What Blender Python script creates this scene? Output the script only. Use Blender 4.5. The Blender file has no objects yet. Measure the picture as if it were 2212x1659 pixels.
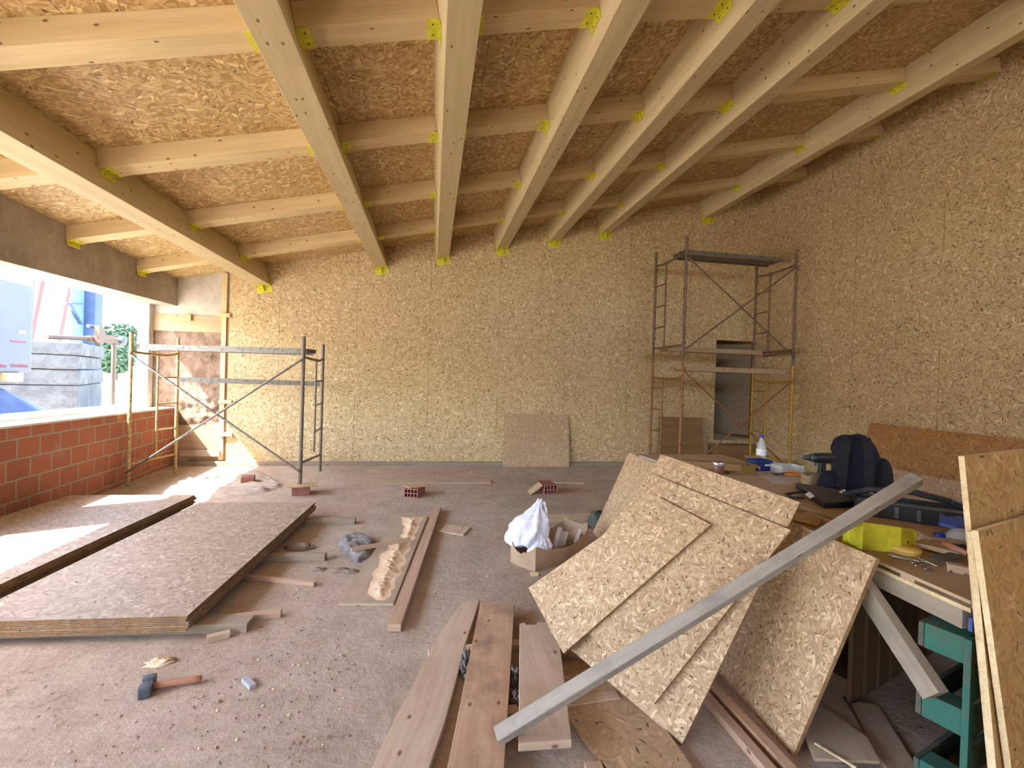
import bpy, bmesh, math, random
from mathutils import Vector, Matrix, noise as mnoise
random.seed(7)
SC = bpy.context.scene
COL = SC.collection
PI = math.pi
# ------------------------------------------------------------------ camera
F_PX, IW, IH, CAM_H = 1000.0, 2212, 1659, 1.57
yaw, pitch, roll = [math.radians(a) for a in (9.734, -0.506, 1.775)]
fwd = Vector((math.sin(yaw)*math.cos(pitch), math.cos(yaw)*math.cos(pitch), math.sin(pitch)))
r0 = Vector((math.cos(yaw), -math.sin(yaw), 0)); u0 = r0.cross(fwd)
rt = math.cos(roll)*r0 + math.sin(roll)*u0
up = -math.sin(roll)*r0 + math.cos(roll)*u0
cd = bpy.data.cameras.new('camera'); cam = bpy.data.objects.new('camera', cd); COL.objects.link(cam)
cd.sensor_width = 36.0; cd.lens = 36.0*F_PX/IW; cd.clip_start = 0.05; cd.clip_end = 500
CP = Vector((0, 0, CAM_H))
m4 = Matrix((rt, up, -fwd)).transposed().to_4x4(); m4.translation = CP
cam.matrix_world = m4
SC.camera = cam
def at(px, py, x=None, y=None, z=None):
    """survey helper: the point of the plane x=, y= or z= seen at a photograph pixel"""
    d = rt*((px-IW/2)/F_PX) - up*((py-IH/2)/F_PX) + fwd
    t = (z-CP.z)/d.z if z is not None else (y/d.y if y is not None else x/d.x)
    return CP + d*t
# ------------------------------------------------------------------ light
w = bpy.data.worlds.new('sky'); SC.world = w; w.use_nodes = True
nt = w.node_tree; bg = nt.nodes['Background']
sky = nt.nodes.new('ShaderNodeTexSky'); sky.sky_type = 'NISHITA'; sky.sun_disc = False
sky.sun_elevation = math.radians(52); sky.sun_rotation = math.radians(-114); sky.air_density = 1.0; sky.dust_density = 1.5
nt.links.new(sky.outputs[0], bg.inputs[0]); bg.inputs[1].default_value = 0.5
sd = Vector((1, .45, -1.41)).normalized()
sl = bpy.data.lights.new('sun', 'SUN'); sl.energy = 7.0; sl.angle = math.radians(0.55); sl.color = (1, .97, .91)
sun = bpy.data.objects.new('sun', sl); COL.objects.link(sun)
sun.rotation_euler = sd.to_track_quat('-Z', 'Y').to_euler(); sun.location = (-8, -4, 12)
SC.view_settings.view_transform = 'Standard'; SC.view_settings.look = 'None'
SC.view_settings.gamma = 1.0; SC.view_settings.use_curve_mapping = False
SC.view_settings.exposure = 2.5
cy = SC.cycles
cy.max_bounces = 10; cy.diffuse_bounces = 7; cy.glossy_bounces = 4; cy.transmission_bounces = 8
cy.caustics_reflective = False; cy.caustics_refractive = False; cy.sample_clamp_indirect = 8.0
cy.use_denoising = True

# ------------------------------------------------------------------ materials
class G:
    def __init__(s, name):
        s.m = bpy.data.materials.new(name); s.m.use_nodes = True
        s.t = s.m.node_tree; s.b = s.t.nodes['Principled BSDF']
    def n(s, typ, **kw):
        nd = s.t.nodes.new('ShaderNode'+typ)
        for k, v in kw.items():
            if k.startswith('_'): setattr(nd, k[1:], v)
        for k, v in kw.items():
            if k.startswith('_'): continue
            key = int(k[1:]) if k[0] == 'i' and k[1:].isdigit() else k.replace('0', ' ')
            sock = nd.inputs[key]
            if isinstance(v, bpy.types.NodeSocket): s.t.links.new(v, sock)
            else: sock.default_value = v
        return nd
    def math(s, op, a, b=0.0, c=None):
        kw = dict(_operation=op, i0=a, i1=b)
        if c is not None: kw['i2'] = c
        return s.n('Math', **kw).outputs[0]
    def vm(s, op, a, b):
        return s.n('VectorMath', _operation=op, i0=a, i1=b).outputs[0]
    def ramp(s, fac, stops):
        r = s.n('ValToRGB', Fac=fac); e = r.color_ramp.elements
        while len(e) < len(stops): e.new(0.5)
        for k, (p, c) in enumerate(stops):
            e[k].position = p; e[k].color = (*c, 1) if len(c) == 3 else c
        return r.outputs[0]
    def mixc(s, fac, a, b, mode='MIX'):
        nd = s.t.nodes.new('ShaderNodeMix'); nd.data_type = 'RGBA'; nd.blend_type = mode
        for k, v in ((0, fac), (6, a), (7, b)):
            if isinstance(v, bpy.types.NodeSocket): s.t.links.new(v, nd.inputs[k])
            else: nd.inputs[k].default_value = v if k == 0 else ((*v, 1) if len(v) == 3 else v)
        return nd.outputs[2]
    def mixf(s, fac, a, b):
        nd = s.t.nodes.new('ShaderNodeMix')
        for k, v in ((0, fac), (2, a), (3, b)):
            if isinstance(v, bpy.types.NodeSocket): s.t.links.new(v, nd.inputs[k])
            else: nd.inputs[k].default_value = v
        return nd.outputs[0]
    def noise(s, vec, scale, detail=3, rough=.55, dims='3D'):
        return s.n('TexNoise', _noise_dimensions=dims, Vector=vec, Scale=scale, Detail=detail, Roughness=rough)
    def uv(s, rand=True):
        v = s.n('UVMap').outputs[0]
        if rand:
            r = s.n('ObjectInfo').outputs['Random']
            v = s.vm('ADD', v, s.n('CombineXYZ', i0=s.math('MULTIPLY', r, 31.7), i1=s.math('MULTIPLY', r, 17.3)).outputs[0])
        return v
    def out(s, col=None, rough=None, bump=None, bstr=.3, bdist=.01, metal=None, spec=None):
        for k, v in (('Base Color', col), ('Roughness', rough), ('Metallic', metal), ('Specular IOR Level', spec)):
            if v is None: continue
            if isinstance(v, bpy.types.NodeSocket): s.t.links.new(v, s.b.inputs[k])
            else: s.b.inputs[k].default_value = (*v, 1) if k == 'Base Color' else v
        if bump is not None:
            bn = s.n('Bump', Height=bump, Strength=bstr, Distance=bdist)
            s.t.links.new(bn.outputs[0], s.b.inputs['Normal'])
        return s.m
def h2l(r, g, b):
    return tuple(((c/255+.055)/1.055)**2.4 if c > 10 else c/255/12.92 for c in (r, g, b))

def mat_osb(name, dark, mid, light, chip=.985, rough=.6, size=1.0, seam=None, con=.5, bright=.93, spec=.3, chipc=(.05, .022, .008)):
    """strand board: strands in patches of random direction, sparse pale flakes and dark chips. con: contrast between strands"""
    g = G(name); V = g.uv(seam is None)
    def strands(patch, L, W, off):
        Vo = g.vm('ADD', V, (off, off*.63, 0))
        v1 = g.n('TexVoronoi', _voronoi_dimensions='2D', _feature='F1', Vector=Vo, Scale=1/(patch*size))
        s1 = g.n('SeparateColor', Color=v1.outputs['Color'])
        rot = g.n('VectorRotate', _rotation_type='Z_AXIS', Vector=Vo, Center=v1.outputs['Position'], Angle=g.math('MULTIPLY', s1.outputs[0], PI))
        v2 = g.vm('ADD', g.vm('MULTIPLY', rot.outputs[0], (1/(L*size), 1/(W*size), 0)), g.n('VectorMath', _operation='SCALE', i0=v1.outputs['Color'], Scale=83.0).outputs[0])
        sp = g.n('SeparateColor', Color=g.n('TexVoronoi', _voronoi_dimensions='2D', _feature='F1', Vector=v2, Scale=1.0).outputs['Color'])
        return sp.outputs[0], sp.outputs[1], sp.outputs[2]
    a0, a1, _ = strands(.10, .085, .016, 0)
    b0, b1, b2 = strands(.075, .06, .011, 5.3)
    c0, c1, c2 = strands(.065, .07, .017, 11.9)
    d0, d1, d2 = strands(.05, .035, .008, 23.1)
    val = g.mixf(g.math('GREATER_THAN', b1, .45), a0, b0)
    val = g.mixf(g.math('GREATER_THAN', c1, .62), val, c0)
    lowf = g.noise(V, 1.1/size, 3, .6).outputs[0]; fine = g.noise(V, 70/size, 3, .7).outputs[0]
    f = g.math('ADD', g.math('MULTIPLY', g.math('SUBTRACT', val, .5), con), g.math('ADD', .5, g.math('MULTIPLY', g.math('SUBTRACT', lowf, .5), .35)))
    f = g.math('ADD', f, g.math('MULTIPLY', g.math('SUBTRACT', fine, .5), .55*con+.12))
    col = g.ramp(f, [(.0, dark), (.5, mid), (1.0, light)])
    col = g.mixc(g.math('MULTIPLY', g.math('GREATER_THAN', c2, bright), .8), col, tuple(min(1, x*1.12) for x in light))
    col = g.mixc(g.math('MULTIPLY', g.math('GREATER_THAN', b2, .96), .6), col, dark)
    col = g.mixc(g.math('MULTIPLY', g.math('GREATER_THAN', d1, chip), .85), col, chipc)
    if seam:
        su, sv, ou, ov = seam
        sx = g.n('SeparateXYZ', Vector=V)
        for k, (per, o) in enumerate(((su, ou), (sv, ov))):
            if not per: continue
            fr = g.math('FRACT', g.math('DIVIDE', g.math('ADD', sx.outputs[k], o), per))
            gap = g.math('MULTIPLY', g.math('LESS_THAN', fr, .005/per), g.math('GREATER_THAN', g.noise(V, .9, 1).outputs[0], .45))
            col = g.mixc(g.math('MULTIPLY', gap, .8), col, (.06, .03, .012))
    return g.out(col, rough, val, .10, .003, spec=spec)

def mat_wood(name, a, b, knots=.5, grain=1.0, rough=.6, knotc=(.09, .035, .012), blotch=None, lam=False):
    g = G(name); V = g.uv()
    wv = g.vm('ADD', V, g.n('VectorMath', _operation='SCALE', i0=g.vm('SUBTRACT', g.noise(V, 1.5, 2).outputs['Color'], (.5, .5, .5)), Scale=.06).outputs[0])
    n1 = g.noise(g.vm('MULTIPLY', wv, (1.1, 16*grain, 1)), 1, 4, .6).outputs[0]
    n2 = g.noise(g.vm('MULTIPLY', wv, (2.2, 75*grain, 1)), 1, 3, .6).outputs[0]
    f = g.math('ADD', g.math('MULTIPLY', n1, .75), g.math('MULTIPLY', n2, .35))
    col = g.ramp(f, [(.3, a), (.72, b)])
    if lam:   # glued lamellas: a tone per lamella
        sx = g.n('SeparateXYZ', Vector=V)
        wn = g.n('TexWhiteNoise', _noise_dimensions='2D', Vector=g.n('CombineXYZ', i0=g.math('FLOOR', g.math('DIVIDE', sx.outputs[0], 2.3)), i1=g.math('FLOOR', g.math('DIVIDE', sx.outputs[1], .08))).outputs[0]).outputs[0]
        col = g.mixc(g.math('MULTIPLY', wn, .22), col, tuple(c*.62 for c in a))
    if blotch:
        bn = g.ramp(g.noise(V, 3.5, 4, .65).outputs[0], [(.48, (0, 0, 0)), (.68, (1, 1, 1))])
        col = g.mixc(g.math('MULTIPLY', bn, blotch[0]), col, blotch[1])
    if knots:
        vd = g.n('TexVoronoi', _voronoi_dimensions='2D', _feature='F1', Vector=g.vm('MULTIPLY', V, (4.2, 7.5, 0)), Scale=1.0)
        sp = g.n('SeparateColor', Color=vd.outputs['Color'])
        km = g.math('MULTIPLY', g.ramp(vd.outputs['Distance'], [(.04, (1, 1, 1)), (.08, (0, 0, 0))]), g.math('GREATER_THAN', sp.outputs[0], 1-knots))
        col = g.mixc(g.math('MULTIPLY', km, .8), col, knotc)
    return g.out(col, rough, n2, .15, .003, spec=.25)

def mat_plain(name, c, rough=.6, metal=0.0, var=.15, scale=12, bump=0.0, spec=.4):
    g = G(name); tc = g.n('TexCoord').outputs['Object']
    n = g.noise(tc, scale, 4, .6).outputs[0]
    col = g.ramp(n, [(.25, tuple(x*(1-var) for x in c)), (.75, tuple(min(1, x*(1+var)) for x in c))])
    return g.out(col, rough, n if bump else None, bump, .01, metal, spec)

def mat_patch(name, cols, scales=(1.2, 6, 30), rough=.85, bstr=.4, bdist=.02, stops=None):
    """mottled mineral surface; cols dark -> light"""
    g = G(name); tc = g.n('TexCoord').outputs['Object']
    a = g.noise(tc, scales[0], 4, .6).outputs[0]; b = g.noise(tc, scales[1], 5, .65).outputs[0]; c = g.noise(tc, scales[2], 4, .7).outputs[0]
    f = g.math('ADD', g.math('ADD', g.math('MULTIPLY', a, .45), g.math('MULTIPLY', b, .35)), g.math('MULTIPLY', c, .22))
    k = len(cols)
    col = g.ramp(f, [(.34+.34*i/(k-1), cc) for i, cc in enumerate(cols)])
    hgt = g.math('ADD', g.math('MULTIPLY', b, .6), g.math('MULTIPLY', c, .5))
    return g.out(col, rough, hgt, bstr, bdist, spec=.2)

def mat_rusty(name, paint, rust, amt=.5, rough=.55, metal=.2, scale=26):
    g = G(name); tc = g.n('TexCoord').outputs['Object']
    n = g.noise(tc, scale, 5, .7).outputs[0]
    f = g.ramp(n, [(.5-.25*amt, (1, 1, 1)), (.5+.14-.25*amt+.05, (0, 0, 0))]) if False else g.ramp(n, [(.62-.3*amt, (0, 0, 0)), (.72-.3*amt, (1, 1, 1))])
    return g.out(g.mixc(f, paint, rust), rough, n, .15, .003, metal)

M = {}
M['osb_wall'] = mat_osb('osb_wall', (.29, .19, .08), (.53, .385, .195), (.71, .56, .33), .974, .55, 1.0, seam=(1.25, 0, .08, 0), con=.58, bright=.94)
M['osb_ceil'] = mat_osb('osb_ceiling', (.27, .15, .05), (.48, .315, .13), (.71, .55, .28), .992, .5, 1.25, seam=(0, 1.25, 0, .0), con=.68, bright=.95)
M['osb_sheet'] = mat_osb('osb_sheet', (.245, .145, .072), (.445, .30, .168), (.655, .485, .30), .985, .5, .60, con=.56, bright=.93)
M['osb_stack'] = mat_osb('osb_stacked', (.235, .165, .105), (.355, .27, .195), (.50, .40, .315), .988, .52, 1.0, spec=.25, con=.62, bright=.965)
M['osb_red'] = mat_osb('osb_aged', (.20, .09, .028), (.36, .18, .06), (.48, .27, .10), .992, .5, 1.1, con=.5, bright=.97)
M['osb_amber'] = mat_osb('osb_amber', (.24, .12, .032), (.42, .24, .075), (.53, .33, .13), .985, .5, 1.2, con=.5, bright=.97)
M['osb_grey'] = mat_osb('osb_dusty', (.30, .185, .10), (.43, .285, .165), (.55, .39, .24), .99, .6, .9, con=.4, bright=.96)
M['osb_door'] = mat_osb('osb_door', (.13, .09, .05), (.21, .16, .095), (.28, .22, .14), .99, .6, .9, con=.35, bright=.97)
M['osb_edge'] = mat_patch('osb_edge_brown', [(.16, .08, .035), (.30, .17, .08), (.45, .30, .16)], (8, 40, 160), .8, .5, .004)
M['osb_edge_pale'] = mat_patch('osb_edge_pale', [(.42, .30, .16), (.68, .52, .30), (.85, .72, .48)], (8, 40, 160), .8, .5, .004)
M['glulam'] = mat_wood('spruce_glulam', (.52, .40, .205), (.66, .54, .315), .40, 1.0, .55, lam=True)
M['spruce'] = mat_wood('spruce_timber', (.53, .385, .185), (.67, .52, .285), .40, 1.0, .55)
M['timber_grey'] = mat_wood('weathered_timber', (.22, .16, .105), (.34, .26, .18), .2, 1.2, .75, blotch=(.55, (.26, .23, .20)))
M['timber_pale'] = mat_wood('pale_weathered_timber', (.28, .24, .19), (.41, .36, .295), .1, 1.2, .7, blotch=(.75, (.20, .18, .16)))
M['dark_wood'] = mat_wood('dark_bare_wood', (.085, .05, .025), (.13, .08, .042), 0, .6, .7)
M['timber_tan'] = mat_wood('tan_weathered_timber', (.25, .20, .145), (.38, .315, .235), .15, 1.2, .7, blotch=(.6, (.19, .16, .125)))
M['pine'] = mat_wood('pine_plank', (.42, .235, .125), (.58, .37, .225), .25, .8, .6, blotch=(.35, (.26, .16, .10)))
M['pine_stain'] = mat_wood('stained_pine_plank', (.36, .21, .12), (.57, .375, .245), .25, .7, .6, blotch=(.7, (.19, .12, .085)))
M['pine_light'] = mat_wood('light_pine_plank', (.38, .27, .185), (.62, .475, .345), .35, .8, .65, blotch=(.35, (.36, .23, .14)))
M['pine_red'] = mat_wood('reddish_lath', (.34, .21, .135), (.53, .365, .255), .2, 1, .6)
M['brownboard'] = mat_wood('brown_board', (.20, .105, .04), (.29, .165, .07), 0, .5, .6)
M['ply'] = mat_wood('plywood', (.35, .265, .18), (.46, .36, .26), .1, .5, .7, blotch=(.4, (.28, .20, .14)))
M['bench_top'] = mat_wood('bench_plywood', (.40, .275, .16), (.50, .36, .225), .1, .5, .7, blotch=(.4, (.30, .20, .115)))
M['hanger'] = mat_plain('yellow_zinc', (.66, .62, .045), .45, .25, .18, 30)
M['bolt_hole'] = mat_plain('nail_hole', (.05, .04, .01), .7)
M['concrete'] = mat_patch('concrete', [(.20, .165, .13), (.33, .285, .235), (.46, .41, .35)], (1.0, 5, 40), .85, .25, .01)
M['concrete_l'] = mat_patch('rough_concrete', [(.38, .33, .26), (.53, .48, .39), (.64, .59, .50)], (2, 9, 60), .9, .6, .02)
M['earth'] = mat_patch('earth_stone_wall', [(.13, .075, .045), (.28, .18, .12), (.44, .32, .23)], (2, 12, 45), .95, 1.0, .05)
M['precast'] = mat_patch('precast_concrete', [(.045, .045, .045), (.085, .083, .08), (.15, .145, .14)], (.8, 3, 14), .9, .4, .02)  # darker than real concrete, to offset the outdoor brightness
M['ground'] = mat_patch('pale_rocky_ground', [(.34, .28, .21), (.55, .48, .39), (.68, .62, .52)], (.3, 2, 9), .95, .6, .08)
M['scaf_grey'] = mat_rusty('scaffold_grey', (.15, .13, .10), (.20, .13, .075), .45)
M['scaf_yellow'] = mat_rusty('scaffold_yellow', (.46, .33, .13), (.20, .115, .06), .4, scale=40)
M['scaf_ochre'] = mat_rusty('scaffold_ochre', (.50, .30, .04), (.36, .19, .035), .4)
M['scaf_rust'] = mat_rusty('scaffold_rust', (.34, .15, .055), (.15, .075, .04), .4)
M['scaf_brown'] = mat_rusty('scaffold_brown', (.20, .12, .075), (.10, .06, .045), .4)
M['galv'] = mat_rusty('galvanised_plank', (.17, .15, .12), (.09, .075, .06), .35, .5, .4, 20)
M['plank_tan'] = mat_wood('scaffold_plank', (.34, .235, .13), (.46, .33, .19), .1, .6, .7)
M['brick_piece'] = mat_plain('hollow_brick', (.33, .13, .10), .85, 0, .25, 20, .2)
M['brick_hole_shade'] = mat_plain('brick_hole_shade', (.06, .022, .018), .9)  # clay colour darkened for the shade in the brick holes
M['cardboard'] = mat_plain('cardboard', (.42, .29, .18), .8, 0, .12, 8)
M['ink'] = mat_plain('print_ink', (.035, .028, .025), .8)
M['kraft'] = mat_plain('kraft_paper', (.30, .215, .12), .85, 0, .2, 25, .3)
M['paper'] = mat_plain('paper', (.55, .47, .42), .8, 0, .06, 6)
M['white_paper'] = mat_plain('white_paper', (.82, .82, .84), .7, 0, .04, 6)
M['wool'] = mat_patch('grey_wool', [(.14, .12, .11), (.30, .27, .25), (.48, .44, .41)], (6, 30, 110), .95, 1, .03)
M['cloth'] = mat_patch('dusty_cloth', [(.26, .21, .165), (.38, .31, .25), (.48, .41, .34)], (3, 9, 50), .95, .5, .01)
M['sawdust'] = mat_patch('sawdust', [(.62, .40, .23), (.80, .58, .38), (.90, .73, .54)], (5, 25, 140), .95, .8, .01)
M['black'] = mat_plain('black_plastic', (.018, .018, .02), .45, 0, .3, 10)
M['dark_top'] = mat_plain('dark_grey_lid', (.07, .06, .05), .55, 0, .2, 9)
M['navy'] = mat_plain('navy_fabric', (.007, .008, .020), .9, 0, .3, 30, .2)
M['blackfab'] = mat_plain('black_fabric', (.009, .009, .012), .9, 0, .3, 40, .2)
M['steel_dark'] = mat_plain('dark_steel', (.10, .11, .13), .45, .5, .2, 30)
M['steel'] = mat_plain('bright_steel', (.62, .64, .68), .25, .9, .1, 30)
M['blue'] = mat_plain('blue_cap', (.015, .045, .35), .4)
M['blue_box'] = mat_plain('blue_carton', (.012, .03, .14), .5)
M['blue_tape'] = mat_plain('blue_paint', (.05, .09, .30), .55)
M['tarp'] = mat_plain('blue_tarp', (.012, .02, .07), .5, 0, .35, 2)
M['green'] = mat_rusty('green_pallet_paint', (.028, .125, .088), (.07, .105, .075), .35, .8, 0, 9)
M['green_dull'] = mat_rusty('green_pallet_dull', (.06, .085, .065), (.11, .095, .065), .5, .85, 0, 9)
M['orange'] = mat_plain('orange_plastic', (.75, .24, .03), .5)
M['yellow'] = mat_plain('yellow_plastic', (.72, .47, .09), .5, 0, .15)
M['mustard'] = mat_plain('mustard_carton', (.33, .21, .05), .75)
M['tin_brown'] = mat_plain('brown_jar', (.20, .075, .035), .35)
M['steelblue'] = mat_plain('blue_steel_column', (.05, .075, .15), .6, 0, .2, 4)
M['cyan'] = mat_plain('pale_column_flange', (.16, .26, .28), .6, 0, .1, 4)
M['redpole'] = mat_plain('red_post', (.16, .055, .05), .6)
M['machine'] = mat_plain('rust_machine', (.12, .075, .05), .7)
M['pack'] = mat_plain('white_wrap', (.115, .12, .13), .6, 0, .08, 3)  # white wrap coloured dark to offset the outdoor brightness
M['red_print'] = mat_plain('red_print', (.30, .03, .05), .6)
M['bark'] = mat_plain('bark', (.12, .08, .05), .9)
M['leaf'] = mat_plain('leaves', (.05, .095, .045), .7, 0, .5, 3)
M['sill'] = mat_plain('white_mortar_sill', (.60, .57, .52), .9, 0, .15, 8, .3)
M['stone'] = mat_plain('grey_chip', (.34, .35, .36), .8, 0, .15, 40)
M['clod'] = mat_plain('dirt_clod', (.26, .19, .14), .95, 0, .3, 60)
M['handle_wood'] = mat_wood('hammer_handle', (.30, .13, .075), (.44, .22, .14), .2, 1, .6)
def mat_film(name, alpha, tint=(.9, .9, 1)):
    g = G(name); tc = g.n('TexCoord').outputs['Object']
    n = g.noise(tc, 14, 4, .6).outputs[0]
    g.b.inputs['Alpha'].default_value = alpha
    return g.out(tint, .25, n, .6, .02, spec=.6)
M['film'] = mat_film('white_plastic_film', .88, (.80, .80, .90))
M['clear'] = mat_film('clear_plastic', .35, (.80, .84, .86))
M['clear2'] = mat_film('frosted_plastic', .75, (.5, .5, .5))
def mat_brick():
    g = G('hollow_brick_wall'); V = g.n('UVMap').outputs[0]
    Vb = g.vm('ADD', V, g.n('VectorMath', _operation='SCALE', i0=g.vm('SUBTRACT', g.noise(V, 9, 3).outputs['Color'], (.5, .5, .5)), Scale=.016).outputs[0])
    Vb = g.vm('ADD', Vb, (0, -.031, 0))
    bt = g.n('TexBrick', _offset=.42, Vector=Vb, Color1=(.37, .135, .078, 1), Color2=(.30, .11, .066, 1), Mortar=(.27, .22, .17, 1), Scale=1.0)
    bt.inputs['Mortar Size'].default_value = .011; bt.inputs['Mortar Smooth'].default_value = .25
    bt.inputs['Brick Width'].default_value = .297; bt.inputs['Row Height'].default_value = .199
    sx = g.n('SeparateXYZ', Vector=V)
    wv = g.math('SINE', g.math('MULTIPLY', sx.outputs[1], 2*PI/.033))
    col = g.mixc(g.math('MULTIPLY', g.math('MAXIMUM', wv, 0.0), .28), bt.outputs[0], (.44, .20, .13))
    sm = g.ramp(g.noise(g.vm('MULTIPLY', V, (2.2, 2.0, 1)), 1.7, 5, .7).outputs[0], [(.56, (0, 0, 0)), (.68, (1, 1, 1))])
    col = g.mixc(g.math('MULTIPLY', sm, .55), col, (.30, .235, .18))
    col = g.mixc(bt.outputs['Fac'], col, (.33, .285, .225))
    return g.out(col, .9, g.math('SUBTRACT', g.math('MULTIPLY', wv, .08), bt.outputs['Fac']), .5, .012, spec=.2)
M['brick'] = mat_brick()
def mat_floor():
    g = G('dusty_floor'); tc = g.n('TexCoord').outputs['Object']
    a = g.noise(tc, .55, 4, .6).outputs[0]; b = g.noise(tc, 3.5, 5, .7).outputs[0]; c = g.noise(tc, 28, 5, .75).outputs[0]
    f = g.math('ADD', g.math('ADD', g.math('MULTIPLY', a, .42), g.math('MULTIPLY', b, .40)), g.math('MULTIPLY', c, .30))
    col = g.ramp(f, [(.40, (.22, .155, .11)), (.47, (.345, .265, .20)), (.58, (.42, .33, .255)), (.70, (.50, .41, .33))])
    d = g.ramp(g.noise(tc, 1.1, 5, .7).outputs[0], [(.56, (0, 0, 0)), (.66, (1, 1, 1))])
    col = g.mixc(g.math('MULTIPLY', d, .35), col, (.33, .25, .19))
    vd = g.n('TexVoronoi', Vector=tc, Scale=16.0); vs = g.n('SeparateColor', Color=vd.outputs['Color'])
    pb = g.math('MULTIPLY', g.ramp(vd.outputs['Distance'], [(.10, (1, 1, 1)), (.2, (0, 0, 0))]), g.math('GREATER_THAN', vs.outputs[0], .8))
    col = g.mixc(g.math('MULTIPLY', pb, .45), col, (.20, .14, .10))
    m = g.noise(tc, 9, 5, .7).outputs[0]
    hgt = g.math('ADD', g.math('ADD', g.math('MULTIPLY', m, .9), g.math('MULTIPLY', c, .28)), g.math('MULTIPLY', pb, .5))
    return g.out(col, .92, hgt, .42, .03, spec=.2)
M['floor'] = mat_floor()

# ------------------------------------------------------------------ mesh building
class MB:
    """gathers shapes; every face gets UVs in metres in the frame of its shape (u runs along the length)"""
    def __init__(s): s.v = []; s.f = []; s.uv = []; s.mi = []; s.sm = []
    def add(s, pts, faces, fr=None, mi=0, smooth=False, mis=None):
        o = len(s.v); s.v += [Vector(p) for p in pts]
        if fr is None: fr = (Vector((1, 0, 0)), Vector((0, 1, 0)), Vector((0, 0, 1)))
        U, Vv, W = fr
        for k, f in enumerate(faces):
            P = [Vector(pts[i]) for i in f]
            n = Vector((0, 0, 0))
            for i in range(len(P)): n += (P[i]-P[0]).cross(P[(i+1) % len(P)]-P[0])
            a = [abs(n.dot(U)), abs(n.dot(Vv)), abs(n.dot(W))]; d = a.index(max(a))
            A, B, off = ((Vv, W, .31), (U, W, .77), (U, Vv, 0))[d]
            s.f.append([o+i for i in f]); s.uv.append([(p.dot(A)+off, p.dot(B)+off) for p in P])
            s.mi.append(mis[k] if mis else mi); s.sm.append(smooth)
        return s
    def box(s, c, U, V, W, l, b, h, mi=0):
        """centre, axes, sizes"""
        c = Vector(c); U, V, W = Vector(U).normalized(), Vector(V).normalized(), Vector(W).normalized()
        p = [c+U*(i*l/2)+V*(j*b/2)+W*(k*h/2) for k in (-1, 1) for j in (-1, 1) for i in (-1, 1)]
        fs = [(0, 2, 3, 1), (4, 5, 7, 6), (0, 1, 5, 4), (2, 6, 7, 3), (0, 4, 6, 2), (1, 3, 7, 5)]
        return s.add(p, fs, (U, V, W), mi)
    def abox(s, x0, x1, y0, y1, z0, z1, mi=0, long=None):
        d = (x1-x0, y1-y0, z1-z0); k = d.index(max(d)) if long is None else long
        E = [Vector((1, 0, 0)), Vector((0, 1, 0)), Vector((0, 0, 1))]
        o = [(0, 1, 2), (1, 0, 2), (2, 0, 1)][k]
        return s.box(((x0+x1)/2, (y0+y1)/2, (z0+z1)/2), E[o[0]], E[o[1]], E[o[2]], d[o[0]], d[o[1]], d[o[2]], mi)
    def bar(s, a, b, wd, th, upv=(0, 0, 1), mi=0):
        """timber from a to b (centre line), wd across, th along upv"""
        a, b = Vector(a), Vector(b); U = (b-a).normalized(); V = Vector(upv).cross(U).normalized(); W = U.cross(V)
        return s.box((a+b)/2, U, V, W, (b-a).length, wd, th, mi)
    def prism(s, poly, th, mi=0, mie=None, U=None):
        """planar polygon (3-D points), thickened by the vector/scalar th along -normal; faces mi, edges mie"""
        P = [Vector(p) for p in poly]; n = Vector((0, 0, 0))
        for i in range(1, len(P)-1): n += (P[i]-P[0]).cross(P[i+1]-P[0])
        n.normalize(); k = len(P)
        if isinstance(th, Vector): dv = th
        else: dv = -n*th
        Uv = (Vector(U) if U is not None else (P[1]-P[0])).normalized(); Uv = (Uv-n*Uv.dot(n)).normalized()
        pts = P+[p+dv for p in P]
        fs = [tuple(range(k)), tuple(range(2*k-1, k-1, -1))]+[(i, i+k, (i+1) % k+k, (i+1) % k) for i in range(k)]
        return s.add(pts, fs, (Uv, n.cross(Uv), n), mis=[mi, mi]+[mi if mie is None else mie]*k)
    def tube(s, pts, r, seg=10, caps=True, mi=0):
        P = [Vector(p) for p in pts]; rs = r if isinstance(r, (list, tuple)) else [r]*len(P)
        ring = []; pv = None
        for i, p in enumerate(P):
            t = (P[min(i+1, len(P)-1)]-P[max(i-1, 0)]).normalized()
            if pv is None:
                pv = t.orthogonal().normalized()
            pv = (pv-t*pv.dot(t)).normalized(); q = t.cross(pv)
            ring.append([p+(pv*math.cos(2*PI*k/seg)+q*math.sin(2*PI*k/seg))*rs[i] for k in range(seg)])
        v = [x for rr in ring for x in rr]
        f = [(i*seg+k, i*seg+(k+1) % seg, (i+1)*seg+(k+1) % seg, (i+1)*seg+k) for i in range(len(P)-1) for k in range(seg)]
        s.add(v, f, mi=mi, smooth=True)
        if caps:
            s.add(ring[0], [tuple(range(seg-1, -1, -1))], mi=mi); s.add(ring[-1], [tuple(range(seg))], mi=mi)
        return s
    def lathe(s, prof, c=(0, 0, 0), axis=(0, 0, 1), seg=20, mi=0):
        """profile of (radius, height)"""
        c = Vector(c); W = Vector(axis).normalized(); A = W.orthogonal().normalized(); B = W.cross(A)
        v = [c+W*h+(A*math.cos(2*PI*k/seg)+B*math.sin(2*PI*k/seg))*r for r, h in prof for k in range(seg)]
        f = [(i*seg+k, i*seg+(k+1) % seg, (i+1)*seg+(k+1) % seg, (i+1)*seg+k) for i in range(len(prof)-1) for k in range(seg)]
        return s.add(v, f, mi=mi, smooth=True)
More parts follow.
